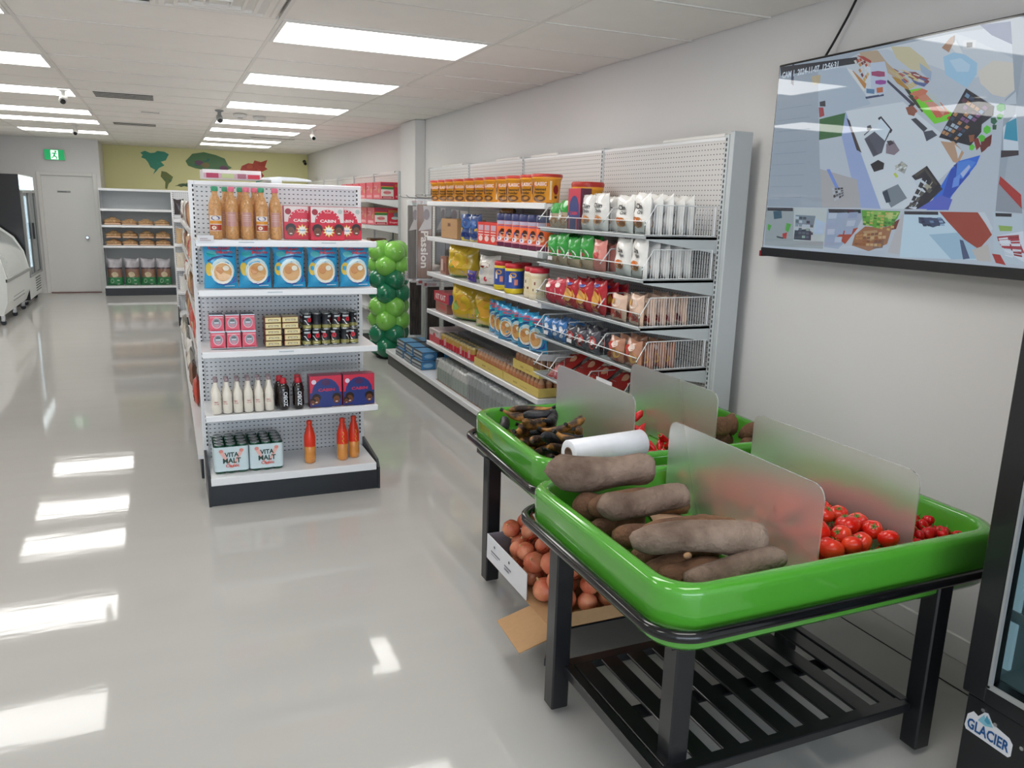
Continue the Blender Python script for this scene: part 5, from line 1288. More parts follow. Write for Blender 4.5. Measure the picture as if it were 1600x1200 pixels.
def canister():
    t = bpy.data.objects.new('drink_canister', None); C.objects.link(t)
    m = MB(); m.lathe([(.056, 0), (.060, .004), (.060, .03), (.060, .185), (.058, .188)], ['6a2a4a', '6a2a4a', 'e8642a', 'e8642a'], n=20, T=TR(0, .065, 0)); m.build('canister_body', t)
    MB().lathe([(.062, .184), (.063, .19), (.062, .226), (.056, .232)], '343a66', n=20, T=TR(0, .065, 0)).build('lid', t)
    l = MB(); l.dec(TR(0, .065, 0), [('r', -.04, .158, .04, .182, 'b8b0c8'), ('r', -.035, .145, .035, .152, '8a5a8a'), ('p', [(-.05, .04), (-.01, .11), (.01, .10), (-.02, .03)], '3a4aa0'), ('e', .014, .105, .018, .022, '4a2a20'), ('e', .016, .08, .024, .022, 'e0b090'), ('e', -.01, .055, .022, .016, 'e6e0e6'), ('r', -.05, .032, .05, .042, 'e8a0a8')], cyl=.0603)
    l.build('label_print', t)
    return t
A = None
for i, y in enumerate((5.40, 5.27, 5.13, 5.0, 4.87, 4.74)):
    lb = '%s orange canister with dark blue lid, counted from the red packets' % ORD[i]
    if A is None: A = canister(); A.location = (2.23, y, SH[1]); A.rotation_euler = (0, 0, RX + .6); tag(A, lb, 'canister', 'orange canisters')
    else: dup(A, (2.23, y, SH[1]), RX + .5 + rnd.uniform(-.1, .3), lb)
# third shelf
wput(carton(.16, .08, .155, '9a6a58', [('r', .02, .03, .07, .13, 'd8c0b4'), ('r', .09, .02, .14, .10, '7a4a3c')]), 'boxed_packet', 'small brown patterned packet at the far end of the third wall shelf', 'packet', 2.26, 6.78, SH[2])
def yel(seed, w=.30, h=.27, d=.14): return pillow(w, h, d, lambda u, v: gl('6f8f3a') if v < .08 else gl('cfae2e'), seed, 12, 12, [('e', .30 * w, .45 * h, .12 * w, .14 * h, gl('7fa04a')), ('e', .55 * w, .55 * h, .28 * w, .25 * h, gl('d9a23c')), ('r', .68 * w, .12 * h, .86 * w, .24 * h, gl('9a7f86')), ('r', .2 * w, .80 * h, .8 * w, .90 * h, gl('b8922a'))], crimp=.03)
wput(yel(70, .36, .275, .18), 'rice_bag', 'big round yellow bag on the third wall shelf', 'bag', 2.24, 6.36, SH[2], .45)
wput(pillow(.12, .09, .05, gl('4a3a86'), 71, 8, 8, [('r', .03, .03, .09, .07, gl('e0c040'))]), 'small_pouch', 'small purple and yellow pouch leaning by the white bag', 'pouch', 2.23, 6.02, SH[2], .3)
wput(pillow(.25, .225, .12, gl('ddd8d0'), 72, 12, 12, [('e', .12, .155, .06, .022, gl('b8923a')), ('e', .12, .145, .05, .008, gl('8a2a2a')), ('e', .13, .05, .025, .02, gl('c8384a')), ('e', .06, .10, .03, .02, gl('b8bcc4')), ('r', .18, .0, .24, .06, gl('d9a88a'))]), 'flour_bag', 'white crumpled bag with small yellow emblem, third wall shelf', 'bag', 2.25, 5.74, SH[2], .35)
def jar(c1, c2, lid, fd):
    m = MB(); m.lathe([(.062, 0), (.068, .005), (.068, .034), (.067, .036), (.067, .158), (.064, .178), (.055, .182)], [c1, c1, c1, c2, c1, c1], n=20, T=TR(0, .08, 0))
    m.lathe([(.064, .176), (.066, .18), (.066, .204), (.06, .208)], lid, n=20, T=TR(0, .08, 0))
    m.dec(TR(0, .08, 0), fd, cyl=.0672)
    return m
blue = [('r', -.02, .08, .0, .13, 'e8e8ee'), ('r', .02, .06, .045, .10, 'd88a7a'), ('e', .01, .13, .025, .018, 'd8a040')]
A = wput(jar('d9c12c', '2a4a98', 'c02a34', blue), 'powder_jar', 'left blue and yellow jar with red lid, third wall shelf', 'jar', 2.22, 5.43, SH[2], .5, 'blue and yellow jars')
rep(A, (2.30, 5.27, SH[2]), 'middle blue and yellow jar with red lid, set back', RX + .4)
rep(A, (2.215, 5.14, SH[2]), 'right blue and yellow jar with red lid, third wall shelf', RX + .9)
A = wput(jar('ddd2b8', 'd9cba4', 'c02a3c', [('r', -.04, .05, .03, .14, 'e6dcc0'), ('r', -.02, .10, -.01, .12, '8a4a3a'), ('r', .0, .06, .014, .075, '8a4a3a'), ('r', -.03, .06, -.022, .075, '7a5a3a')]), 'powder_jar', 'left cream jar with red lid beside the blue ones', 'jar', 2.22, 4.90, SH[2], .4, 'cream jars')
rep(A, (2.22, 4.73, SH[2]), 'right cream jar with red lid beside the wire basket', RX + .9)
# fourth shelf
for k in range(2):
    m = carton(.42 - .1 * k, .30, .088, ('c22a3e', '9a6a5c')[k], [('t', ('KIT KAT', 'TWIX')[k], (.05, .10)[k], .02, (.33, .30)[k], .07, ('f0e4e6', 'd83a44')[k])] , side=[('r', .0, .0, .06, .086, '4a5aa0'), ('t', ('KAT', 'TWIX')[k], .08, .02, .24, .07, ('f2e6e8', 'd8404c')[k])] if k == 0 else [('t', 'TWIX', .06, .02, .24, .07, 'd8404c')])
    wput(m, 'chocolate_box', ('red chocolate bar box on top of the brown one', 'brown chocolate bar box below the red one')[k], 'box', 2.25, 6.80, SH[3] + (.0885 if k == 0 else 0))
wput(yel(74, .34, .285, .16), 'rice_bag', 'left tall yellow bag on the fourth wall shelf', 'bag', 2.235, 6.22, SH[3], .5, 'yellow bags on the fourth wall shelf')
wput(yel(75, .32, .275, .16), 'rice_bag', 'right tall yellow bag on the fourth wall shelf', 'bag', 2.27, 5.80, SH[3], .45, 'yellow bags on the fourth wall shelf')
A = None
for i, (y, x) in enumerate(((5.56, 2.26), (5.40, 2.24), (5.22, 2.21), (5.04, 2.22), (4.87, 2.21), (4.71, 2.21))):
    lb = '%s blue porridge pouch from the left on the fourth wall shelf' % ORD[i]
    if i in (0, 3): A = wput(blue_bag(80 + i, .17, .245, .08), 'porridge_pouch', lb, 'pouch', x, y, SH[3], .45 + rnd.uniform(-.1, .1), 'blue porridge pouches on the wall')
    else: A = rep(A, (x, y, SH[3]), lb, RX + .45 + rnd.uniform(-.1, .12))
# fifth shelf: cans in film, bottle trays
wput(carton(.30, .30, .12, 'd8c8c8', [('r', .0, .0, .30, .06, 'c8404c'), ('e', .15, .07, .04, .02, 'c03040'), ('r', .02, .09, .28, .11, 'b8b0a8')], side=[('r', 0, 0, .30, .05, 'c0404c'), ('r', .0, .08, .3, .11, 'c8bcb8')]), 'can_multipack', 'film wrapped can multipack at the far end of the fifth wall shelf', 'multipack', 2.235, 6.95, SH[4])
def rcan():
    m = MB(); m.lathe([(.028, 0), (.032, .006), (.032, .060), (.032, .100), (.026, .116), (.027, .120), (.024, .117)], ['tin_end', 'c22a3c', 'b8924a', 'gold_tin', 'gold_tin', 'tin_end'], n=14)
    m.dec(Matrix.Identity(4), [('r', -.012, .02, .012, .085, 'd8a0a4')], cyl=.0322); return m
A = None
for r in range(2):
    for k in range(12):
        lb = 'red and gold can, %s row on the fifth wall shelf, %s from the far end' % (('front', 'back')[r], ORD[k]); loc = (2.262 + .068 * r, 6.73 - .0685 * k, SH[4])
        if A is None: A = put(rcan(), 'drink_can', lb, 'can', loc, -2.2, 'red and gold cans')
        else: rep(A, loc, lb, rnd.uniform(-3, 3))
m = MB(); m.box(2.40, 2.58, 5.93, 6.77, SH[4] + .001, SH[4] + .125, 'film', b=.01); tag(m.build('shrink_wrap', loc=(0, 0, 0)), 'clear film wrapped block of cans behind the red and gold cans', 'multipack')
def tbot():
    m = MB(); m.lathe([(.022, 0), (.024, .004), (.024, .085), (.012, .112), (.012, .122)], ['b87a52', 'b87a52', 'c79a78', 'c9a088'], n=10); return m
tb = None
def bottle_tray(y0, y1, z, where):
    global tb
    n = int((y1 - y0) / .056)
    m = MB(); d = .30; w = y1 - y0 - .006
    m.box(-w / 2, w / 2, 0, d, 0, .003, 'd6bf6a')
    for a, b, c, e in ((-w / 2, w / 2, 0, .003), (-w / 2, w / 2, d - .003, d), (-w / 2, -w / 2 + .003, .003, d - .003), (w / 2 - .003, w / 2, .003, d - .003)): m.box(a, b, c, e, .003, .062, 'd9c26c')
    m.dec(TR(-w / 2, 0, 0), [('r', w * .3, .02, w * .42, .034, 'b89c48'), ('r', w * .5, .02, w * .7, .026, 'b89c48')])
    wput(m, 'bottle_tray', 'yellow card tray of small bottles, %s' % where, 'tray', 2.228, (y0 + y1) / 2, z, 0, 'yellow bottle trays')
    for r in range(3):
        for k in range(n):
            loc = (2.262 + .056 * r, y0 + .032 + k * (w - .056) / max(1, n - 1), z + .0035)
            lb = 'peach bottle %s, %s row, %s from the far end' % ({'l': 'in the left tray', 'r': 'in the right tray', 's': 'in the stacked tray'}[where[0]], ('front', 'middle', 'back')[r], ORD[n - 1 - k])
            if tb is None: tb = put(tbot(), 'small_bottle', lb, 'bottle', loc, 0, 'small bottles, ' + where)
            else: q = rep(tb, loc, lb); q['group'] = 'small bottles, ' + where
    m = MB(); m.box(2.236, 2.40, y0 + .012, y1 - .012, z + .1268, z + .1278, 'film'); tag(m.build('film_cover'), 'clear film over the tray of small bottles, %s' % where, 'film')
bottle_tray(5.28, 5.88, SH[4], 'left on the fifth wall shelf')
bottle_tray(4.655, 5.27, SH[4], 'right on the fifth wall shelf')
bottle_tray(4.655, 5.10, SH[4] + .130, 'stacked on top at the right')
# base deck
A = None
for lv in range(2):
    for k in range(3):
        w, d, h = .27, .34, .078
        lb = 'blue and black flat pack, %s layer, %s from the far end of the base deck' % (('lower', 'upper')[lv], ORD[k])
        if A is None:
            m = carton(w, d, h, '2a2f36', [('r', .005, .01, .265, .03, '9aa4a8'), ('r', .005, .045, .265, .065, 'c0c8c8')], side=[('r', .0, .004, .15, h - .004, '4a86b8'), ('e', .07, .04, .05, .02, '8ab8d8'), ('r', .22, .004, .34, h - .004, '4a86b8')], top=[('r', .01, .01, .26, .14, '5a92c0'), ('r', .01, .20, .26, .32, '5a92c0')])
            A = wput(m, 'flat_pack', lb, 'multipack', 2.15, 7.86, .166, 0, 'blue flat packs')
        else: rep(A, (2.15 + .03 * lv, 7.86 - .31 * k + .05 * lv, .1665 + .080 * lv), lb, RX + rnd.uniform(-.06, .06))
def shrink(w, d, h, nb, col, label, y, z, x=2.17, cl='8f9492'):
    t = thing('drinks_multipack', label, 'multipack', (x, y, z), RX, 'film wrapped drinks on the base deck')
    r = w / nb / 2 * .96; b0 = None
    for j in range(2):
        for i in range(nb):
            if b0 is None: b0 = MB().lathe([(r * .9, 0), (r, .006), (r, h * .58), (r * .45, h * .86), (r * .45, h * .95)], [col, col, cl, cl], n=10).build('bottle', t); c = b0
            else: c = b0.copy(); C.objects.link(c)
            c.location = (-w / 2 + w / nb * (i + .5), .004 + r + j * 2.1 * r, .002)
    m = MB(); m.box(-w / 2 - .002, w / 2 + .002, -.002, 4.4 * r + .004, .001, h, 'film', b=.012); m.build('plastic_film', t)
    MB().box(-w / 2 - .001, w / 2 + .001, -.0015, 4.4 * r, .0, .0012, 'a98f7a').build('pack_base', t)
shrink(.40, .2, .20, 6, '7a8a78', 'far clear wrapped bottle pack beside the blue flat packs', 6.50, .166, cl='c8c8c0')
shrink(.38, .2, .20, 6, '8a9a88', 'second clear wrapped bottle pack beside the blue flat packs', 6.10, .166, cl='d0ccc6')
shrink(.36, .2, .105, 7, '2f6a3a', 'small green bottle pack stacked in film on the base deck', 6.46, .367, x=2.28, cl='2f6a3a')
shrink(.44, .2, .225, 7, '5a605e', 'grey film wrapped bottle pack in the middle of the base deck', 5.67, .166)
shrink(.46, .2, .225, 7, '5a605e', 'grey film wrapped bottle pack right of the middle one', 5.18, .166, cl='7c8280')
shrink(.40, .2, .225, 7, '4a5a50', 'nearest film wrapped bottle pack behind the green tray', 4.72, .166)
# ---- hanging packs on the far section
def braid(w, h, c1, seed, word=None, lab=True):
    m = MB()
    m.box(-w / 2, w / 2, 0, .016, -h, 0, c1, b=.007); m.box(-w / 2 - .004, w / 2 + .004, .005, .008, -h - .02, .05, 'film')
    it = []
    if lab: it.append(('p', [(-w * .1, -.01), (w * .45, -.01), (w * .42, -.22), (-w * .4, -.24), (-w * .02, -.14)], 'b9b4b4')); it.append(('e', w * .12, -.09, w * .2, .05, '8a8286'))
    m.dec(Matrix.Identity(4), it)
    if word:
        s = MB(); s.dec(Matrix.Identity(4), [('t', word, 0, 0, .34, .07, 'd8cfc8')])
        m.add([(c_ - .035, -.004, -a - .24) for a, y, c_ in s.v], [f[::-1] for f in s.f], 'd8cfc8')
    return m
mat('braid_brown', '7d6253', .4, var=.2, vs=9, stretch=(8, 8, .6), bump=.3, bs=20, coat=.5)
mat('braid_grey', '6b6763', .45, var=.2, vs=9, stretch=(8, 8, .6), bump=.3, bs=20, coat=.4)
H = [('braid_brown', .145, .68, 2.215, 7.20, 1.755, 'Passion', 'long brown hair pack with vertical white script'),
     ('braid_grey', .12, .70, 2.20, 7.50, 1.745, None, 'dark grey hair pack at the far left of the hooks'),
     ('braid_grey', .13, .60, 2.50, 7.56, 1.755, None, 'dark hair pack directly behind the brown one'),
     ('braid_grey', .14, .62, 2.52, 7.30, 1.755, None, 'dark hair pack close to the pegboard, right of the brown one')]
for c1, w, h, x, y, z, wd, lb in H:
    o = braid(w, h, c1, 1, wd).build('hair_pack', loc=(x, y, z - .05)); o.rotation_euler = (0, 0, -.35); tag(o, lb, 'hair pack', 'hanging hair packs')
for k, (x, y) in enumerate(((2.34, 7.92), (2.42, 7.62), (2.36, 7.38), (2.50, 7.86), (2.52, 7.35))):
    o = braid(.12, .56, ('hair', 'braid_grey')[k % 2], 1, None, False).build('hair_pack', loc=(x, y, .93)); o.rotation_euler = (0, 0, -.35 + .1 * k)
    tag(o, '%s long dark hair bundle on the lower hooks, counted from the left' % ORD[k], 'hair pack', 'hanging hair bundles')
for k in range(4):
    m = MB(); m.box(-.09, .09, 0, .004, -.10, 0, 'ddd6d2'); m.dec(Matrix.Identity(4), [('r', -.07, -.08, .05, -.05, 'b85a5a'), ('r', -.07, -.03, .07, -.02, '9a9490')])
    o = m.build('net_packet', loc=(2.33 + .02 * k, 7.95 - .14 * k, 1.03 - .012 * k)); o.rotation_euler = (.35, 0, -.3); tag(o, '%s white net packet on the lower hooks, from the front' % ORD[k], 'packet', 'white net packets')
m = MB(); m.prism([(-.055, 0), (.055, 0), (.038, -.10), (-.035, -.10)], .02, '6f8270'); m.dec(Matrix.Identity(4), [('r', -.055, -.018, .055, 0, 'b04a54')])
o = m.build('card_tag', loc=(2.37, 7.95, 1.74)); tag(o, 'red topped green card hanging from the far hooks', 'card')
m = pillow(.22, .08, .12, gl('d8cec8'), 90, 8, 6); put(m, 'white_bundle', 'white and red folded bundle on the far end of the shelves', 'bundle', (2.36, 7.50, 1.05), -.3)

# ---- red cartons beyond the pillar
def redbox(front):
    w, d, h = .165, .36, .205
    it = [('r', .003, .003, w - .003, h - .003, 'c62c40')]
    if front: it += [('r', .006, .006, w - .004, .15, 'e2dad4'), ('r', .006, .118, w - .004, .150, '3a7a3c'), ('r', .006, .146, w - .004, .153, 'd8a83c'), ('e', w / 2, .08, .05, .022, 'd88a8e'), ('t', 'baguette', .04, .072, .125, .088, 'b8303c'), ('r', .012, .010, w - .012, .036, 'b02436'), ('r', .03, .016, w - .03, .026, 'e0a0a8'), ('r', .01, .165, w - .01, .190, '9a3a58')]
    else: it += [('r', .01, .150, w - .03, .180, 'b0703c'), ('e', .10, .125, .026, .030, '6a7a80'), ('e', .09, .085, .045, .018, 'b9c4c4'), ('t', 'Sugar', .02, .02, w - .03, .045, 'e8b4b4')]
    return carton(w, d, h, 'd2556a', it, side=[('r', .03, .11, .16, .16, 'd8a0a8'), ('e', .28, .10, .04, .03, 'c9a070'), ('r', .03, .02, .3, .05, 'e0a4ac'), ('r', .04, .12, .12, .15, 'c03048')])
A = B = None
for lv, (z, x0) in enumerate(((1.7555, 2.44), (1.4455, 2.36))):
    for r in range(6):
        for c in range(2):
            src = A if c == 0 else B
            loc = (x0 + .085 + .168 * c, 9.76 + .40 * r, z)
            if r > 3 and lv: continue
            lb = 'red carton with %s on the %s far wall shelf, %s from pillar' % (('white label', 'all red front')[c], ('top', 'second')[lv], ORD[r])
            if src is None:
                src = put(redbox(c == 0), 'sugar_carton', lb, 'carton', loc, 0, 'red cartons beyond the pillar')
                if c == 0: A = src
                else: B = src
            else: rep(src, loc, lb)
m = carton(.2, .2, .18, '6a4a3c', [('r', .01, .1, .19, .16, '8a2a2a'), ('r', .01, .01, .19, .08, '4a3a32')]); put(m, 'brown_carton', 'dark brown carton on the third far wall shelf', 'carton', (2.42, 9.8, 1.1005))
m = MB(); m.lathe([(.05, 0), (.055, .02), (.055, .1), (.02, .15), (.008, .17), (.006, .30)], '24443a', n=12); put(m, 'green_bottle', 'dark green bottle with thin neck beside the dark carton', 'bottle', (2.60, 9.78, 1.1005))
m = carton(.13, .2, .12, 'b9bcb8', [('r', .01, .06, .12, .10, '3a6a4a')]); put(m, 'pale_carton', 'pale carton next to the pillar above the balloons', 'carton', (2.60, 10.05, 1.1005))

# ---- wire basket goods
def cookie_bag(seed):
    w, h = .155, .205
    return pillow(w, h, .060, gl('e2e0dc'), seed, 10, 12, [('t', 'Chin', .045, .128, .115, .155, '3a3a3a'), ('t', 'Chin', .060, .104, .120, .124, '6a6a6a'), ('e', w * .52, .062, .044, .026, gl('c98a52')), ('e', w * .40, .075, .022, .014, gl('d9702c')), ('e', w * .62, .058, .022, .016, gl('8a5a34')), ('r', .03, .008, .12, .013, '8a8a8a')], crimp=.05, back=gl('c9c6c4'), wr=.16)
def simple(c, seed, w, h, items, d=.055, back=None): return pillow(w, h, d, c if callable(c) else gl(c), seed, 8, 10, items, crimp=.05, back=back, wr=.14)
def basket(kind, tier, cols, depth, mbs, label, cat, group, name, dz=0, dx=.064, jit=.12, x0=None):
    src = None
    for c, y in enumerate(cols):
        for r in range(depth if isinstance(depth, int) else depth[c]):
            lb = label % (ORD[c], ORD[r])
            loc = ((x0 or BX0 + .012) + dx * r + rnd.uniform(0, .006), y + rnd.uniform(-.004, .004), TI[tier] + .001 + dz)
            rz = RX + rnd.uniform(-jit, jit) * .6
            if src is None: src = put(mbs(), name, lb, cat, loc, rz, group)
            else: rep(src, loc, lb, rz, scale=(1, 1, rnd.uniform(.88, .98)))
    return src
Y_ = lambda *a: a
basket('w', 0, Y_(3.475, 3.64), 5, lambda: cookie_bag(101), 'white cookie bag in the top basket, %s stack from the end panel, %s row', 'snack bag', 'white cookie bags in the top basket', 'cookie_bag')
basket('w', 0, Y_(3.89, 4.03), 2, lambda: cookie_bag(102), 'white cookie bag in the top basket beyond the divider, %s stack, %s row', 'snack bag', 'white cookie bags beyond the divider', 'cookie_bag')
m = carton(.15, .07, .235, 'c8344c', [('e', .075, .11, .062, .085, '2c3a78'), ('r', .004, .0, .146, .10, '2c3a78'), ('t', 'CABIN', .03, .085, .12, .105, 'c8344c'), ('r', .02, .0, .035, .07, 'c84a4a'), ('r', .11, .0, .125, .07, 'c84a4a')], side=[('r', 0, 0, .07, .235, '5a2c3c')])
wput(m, 'biscuit_carton', 'upright red and blue carton standing in the top wire basket', 'carton', BX0 + .02, 4.18, TI[0] + .001)
gb = lambda: simple(lambda u, v: gl('b9a58c') if v < .60 else gl('2f9a3c'), 103, .13, .165, [('e', .035, .085, .026, .032, gl('dfe2df')), ('r', .022, .082, .048, .090, 'b83a4a'), ('e', .085, .05, .035, .03, gl('a9774a'))])
basket('g', 0, Y_(4.33, 4.46), 2, gb, 'green topped packet at the far end of the top basket, %s stack, %s row', 'snack bag', 'green topped packets in the top basket', 'biscuit_packet')
basket('w', 1, Y_(3.475, 3.64), 5, lambda: cookie_bag(105), 'white cookie bag in the second basket, %s stack from the end panel, %s row', 'snack bag', 'white cookie bags in the second basket', 'cookie_bag')
pk = lambda: simple('d98a80', 106, .14, .17, [('r', .03, .06, .11, .12, gl('e8c0b8')), ('e', .07, .09, .03, .02, gl('c84a4a'))])
basket('p', 1, Y_(3.88,), 3, pk, 'pink packet in the second basket beside the divider, %s stack, %s row', 'snack bag', 'pink packets in the second basket', 'pink_packet')
g2 = lambda: simple(lambda u, v: gl('b9a58c') if v < .30 else gl('2f9a3c'), 107, .15, .19, [('e', .075, .085, .055, .030, gl('e2e4e0')), ('t', 'Milk', .05, .075, .10, .095, 'b83a4a'), ('e', .04, .03, .03, .02, gl('a9774a'))])
basket('g', 1, Y_(4.04, 4.19), 2, g2, 'green packet in the second basket near the divider, %s stack, %s row', 'snack bag', 'green packets near the divider', 'green_packet')
basket('g', 1, Y_(4.33, 4.47), 3, g2, 'green packet at the far end of the second basket, %s stack, %s row', 'snack bag', 'green packets in the second basket', 'green_packet')
ry = lambda: simple('b3202e', 110, .17, .19, [('e', .085, .085, .066, .066, gl('d9963c')), ('e', .085, .09, .05, .045, gl('e8ac54')), ('e', .085, .165, .03, .011, gl('3a4a9a')), ('r', .04, .004, .13, .018, gl('d8b0b0'))], .06)
basket('r', 2, Y_(3.87, 4.03, 4.19), 3, ry, 'red crisp bag with golden picture in the third basket, %s stack, %s row', 'crisp bag', 'red crisp bags in the third basket', 'crisp_bag')
rp = lambda: simple('c8384a', 112, .13, .16, [('r', .02, .05, .11, .10, gl('e0b0b0')), ('e', .065, .12, .03, .015, gl('f0dcd8'))])
basket('r', 2, Y_(4.34, 4.47), 3, rp, 'red and pale packet at the far end of the third basket, %s stack, %s row', 'snack bag', 'red pale packets in the third basket', 'red_packet')
cr = lambda: simple('d9b9a4', 113, .15, .155, [('r', .02, .02, .13, .07, gl('c9584c')), ('e', .07, .11, .045, .026, gl('e6d4c8')), ('e', .10, .045, .022, .02, gl('8a3a34')), ('r', .03, .10, .06, .13, gl('d8a040'))], .05, gl('cfae94'))
basket('c', 2, Y_(3.475, 3.64), 5, cr, 'cream and red packet in the third basket, %s stack from the end panel, %s row', 'snack bag', 'cream and red packets in the third basket', 'cream_packet')
bw = lambda: simple('3a78b8', 114, .11, .13, [('e', .03, .10, .018, .016, gl('e6e8ec')), ('e', .07, .085, .02, .018, gl('e6e8ec')), ('e', .045, .055, .018, .014, gl('e6e8ec')), ('e', .085, .045, .014, .012, gl('dfe4ea')), ('r', .02, .005, .09, .02, gl('1f3a78'))], .05)
basket('b', 3, Y_(4.28, 4.38, 4.48), 3, bw, 'blue and white sweet bag in the fourth basket, %s stack, %s row', 'sweet bag', 'blue and white sweet bags', 'sweet_bag')
def bwf(): return simple('4a4a54', 115, .14, .13, [('p', [(.01, .1), (.06, .12), (.065, .11), (.015, .09)], gl('d8d8dc')), ('p', [(.01, .08), (.06, .1), (.065, .09), (.015, .07)], gl('d8d8dc')), ('p', [(.01, .06), (.06, .08), (.065, .07), (.015, .05)], gl('d8d8dc')), ('e', .095, .065, .032, .04, gl('d0524c')), ('e', .10, .07, .018, .016, gl('e6dcdc'))], .05)
basket('k', 3, Y_(3.90, 4.04, 4.17), 3, bwf, 'black striped red packet in the fourth basket, %s stack, %s row', 'sweet bag', 'black striped packets', 'striped_packet')
br = lambda: simple('b9846a', 116, .16, .145, [('e', .05, .09, .035, .03, gl('c8463c')), ('e', .115, .06, .035, .03, gl('d9a85c')), ('e', .10, .11, .03, .018, gl('e2cfc4')), ('r', .02, .01, .14, .03, gl('c86a62')), ('e', .05, .04, .025, .018, gl('7a3a28'))], .065, gl('a4705a'))
basket('n', 3, Y_(3.475, 3.65), 4, br, 'pink brown pastry pack in the fourth basket, %s stack from the end panel, %s row', 'snack bag', 'pastry packs in the fourth basket', 'pastry_packet')
rd = lambda: simple('b0302c', 118, .20, .30, [('p', [(.01, .02), (.10, .02), (.13, .27), (.03, .27)], gl('c9bfae')), ('e', .14, .06, .035, .04, gl('c8465a')), ('r', .02, .12, .10, .125, '8a8a80'), ('r', .02, .15, .10, .155, '8a8a80'), ('e', .15, .20, .03, .03, gl('d8a080'))], .06)
for k in range(4):
    o = rd().build('flour_packet', loc=(BX0 + .02 + .02 * (k % 2), 4.42 - .20 * k, TI[4] + .012)); o.rotation_euler = (-.95, 0, RX); o.scale = (.9, .9, .9)
    tag(o, '%s red and cream flour packet leaning in the lowest basket, from the far end' % ORD[k], 'packet', 'leaning flour packets')
m = MB(); m.box(-.085, .085, 0, .003, 0, .13, 'card_white'); m.dec(Matrix.Identity(4), [])
m.dec(TR(-.085, 0, 0), [('r', .10, .02, .14, .03, 'c88a88'), ('r', .10, .04, .16, .05, 'b0808a'), ('e', .14, .06, .01, .01, '5a4a5a')])
wput(m, 'price_card', 'blank white card standing in the lowest wire basket', 'card', BX0 + .012, 3.72, TI[4] + .004)
for i, (t_, y) in enumerate(((1, 4.42), (3, 4.44), (3, 4.12))):
    m = MB(); m.box(-.03, .03, 0, .001, 0, .022, 'card_white'); wput(m, 'shelf_ticket', ('white ticket on the second basket front', 'left white ticket on the fourth basket front', 'right white ticket on the fourth basket front')[i], 'ticket', BX0 - .006, y, TI[t_] + .03)

# ---- balloon column
bc = thing('balloon_column', 'column of light and dark green balloons beside the pillar', 'balloons', (2.27, 8.72, 0))
MB().lathe([(.15, 0), (.155, .012), (.10, .03), (.03, .05)], 'kick_black', n=20).build('base', bc)
MB().lathe([(.012, .04), (.012, 1.25)], 'gray_plastic', n=8).build('pole', bc)
def balloon(col):
    m = MB(); m.ball((0, 0, 0), (.120, .120, .130), col, 18, 12, fn=lambda a, t: 1 - .10 * max(0, math.cos(PI - t)) ** 3 * 0)
    m.lathe([(.010, -.012), (.014, 0)], col, (0, 0, -.136), n=8); return m
bl = {c: None for c in ('balloon_light', 'balloon_dark')}
for r in range(8):
    col = ('balloon_light', 'balloon_dark')[(r // 2) % 2]
    for q in range(4):
        a = PI / 4 * (r % 2) + PI / 2 * q + .25
        z = 1.19 - .152 * r; R_ = .115
        if bl[col] is None: bl[col] = balloon(col).build('balloon', bc); o = bl[col]
        else: o = bl[col].copy(); C.objects.link(o)
        o.location = (R_ * math.cos(a), R_ * math.sin(a), z); o.rotation_euler = (rnd.uniform(-.1, .1), PI / 2 * 1.0, a + PI)
        if q == 0 and r in (0, 2): o['label'] = ('glossy light green balloon', 'glossy dark green balloon')[r // 2]
m = MB(); m.lathe([(.02, 0), (.05, .02), (.01, .05)], '24443a', n=8)
m.build('top_knot', bc, loc=(.03, 0, 1.27))
# ------------------------------------------------------------ produce stand
st = thing('produce_stand', 'black steel produce stand with slatted lower shelves under both green trays', 'stand', (1.7, 2.4, 0))
o = st.location
LEG = [(1.243, 1.628), (1.148, 2.17), (1.287, 3.14), (2.155, 1.56), (2.16, 2.17), (2.32, 3.14)]
for x, y in LEG:
    top = .604
    m = MB(); m.box(x - .032, x + .032, y - .032, y + .032, .022, top, 'black_steel', b=.005); lg = m.build('leg', st, o)
    MB().lathe([(.017, 0), (.019, .003), (.019, .012), (.006, .014), (.006, .026)], 'chrome', c=(x, y, 0), n=12).build('foot', lg)
    if x < 1.5:
        for z in (.155, .215):
            MB().lathe([(.009, 0), (.010, .002), (.008, .007), (.003, .010)], 'chrome', n=10, T=TR(x - .032, y + .002, z + (.02 if y > 3 else 0), 0, 0, -PI / 2)).build('bolt', lg)
def rail(a, b, w, h, name='rail'):
    a = Vector(a); b = Vector(b); d = (b - a); L_ = d.length; an = math.atan2(d.y, d.x)
    MB().box(0, L_, -w / 2, w / 2, -h / 2, h / 2, 'black_steel', Matrix.Translation(a) @ Matrix.Rotation(an, 4, 'Z'), b=.003).build(name, st, o)
def shelf(x0, x1, y0, y1, z, n, mid=True, skew=0):
    rail((x0, y0, z), (x0 + skew, y1, z), .035, .035); rail((x1, y0, z), (x1 + skew, y1, z), .035, .035)
    rail((x0, y0, z), (x1, y0, z), .045, .030); rail((x0 + skew, y1, z), (x1 + skew, y1, z), .045, .030)
    if mid: rail((x0, (y0 + y1) / 2, z - .012), (x1, (y0 + y1) / 2 + .0, z - .012), .06, .01)
    for k in range(n):
        x = x0 + .055 + (x1 - x0 - .11) * k / (n - 1)
        m = MB(); m.box(x - .032, x + .032, y0 + .01, y1 - .01, z + .004, z + .014, 'black_steel', b=.002); m.build('slat', st, o)
shelf(1.175, 2.11, 1.58, 2.16, .165, 9)
shelf(1.27, 2.27, 2.42, 3.12, .165, 9)
rail((1.13, 2.20, .165), (1.27, 2.42, .165), .035, .03); rail((2.16, 2.20, .165), (2.27, 2.42, .165), .035, .03)
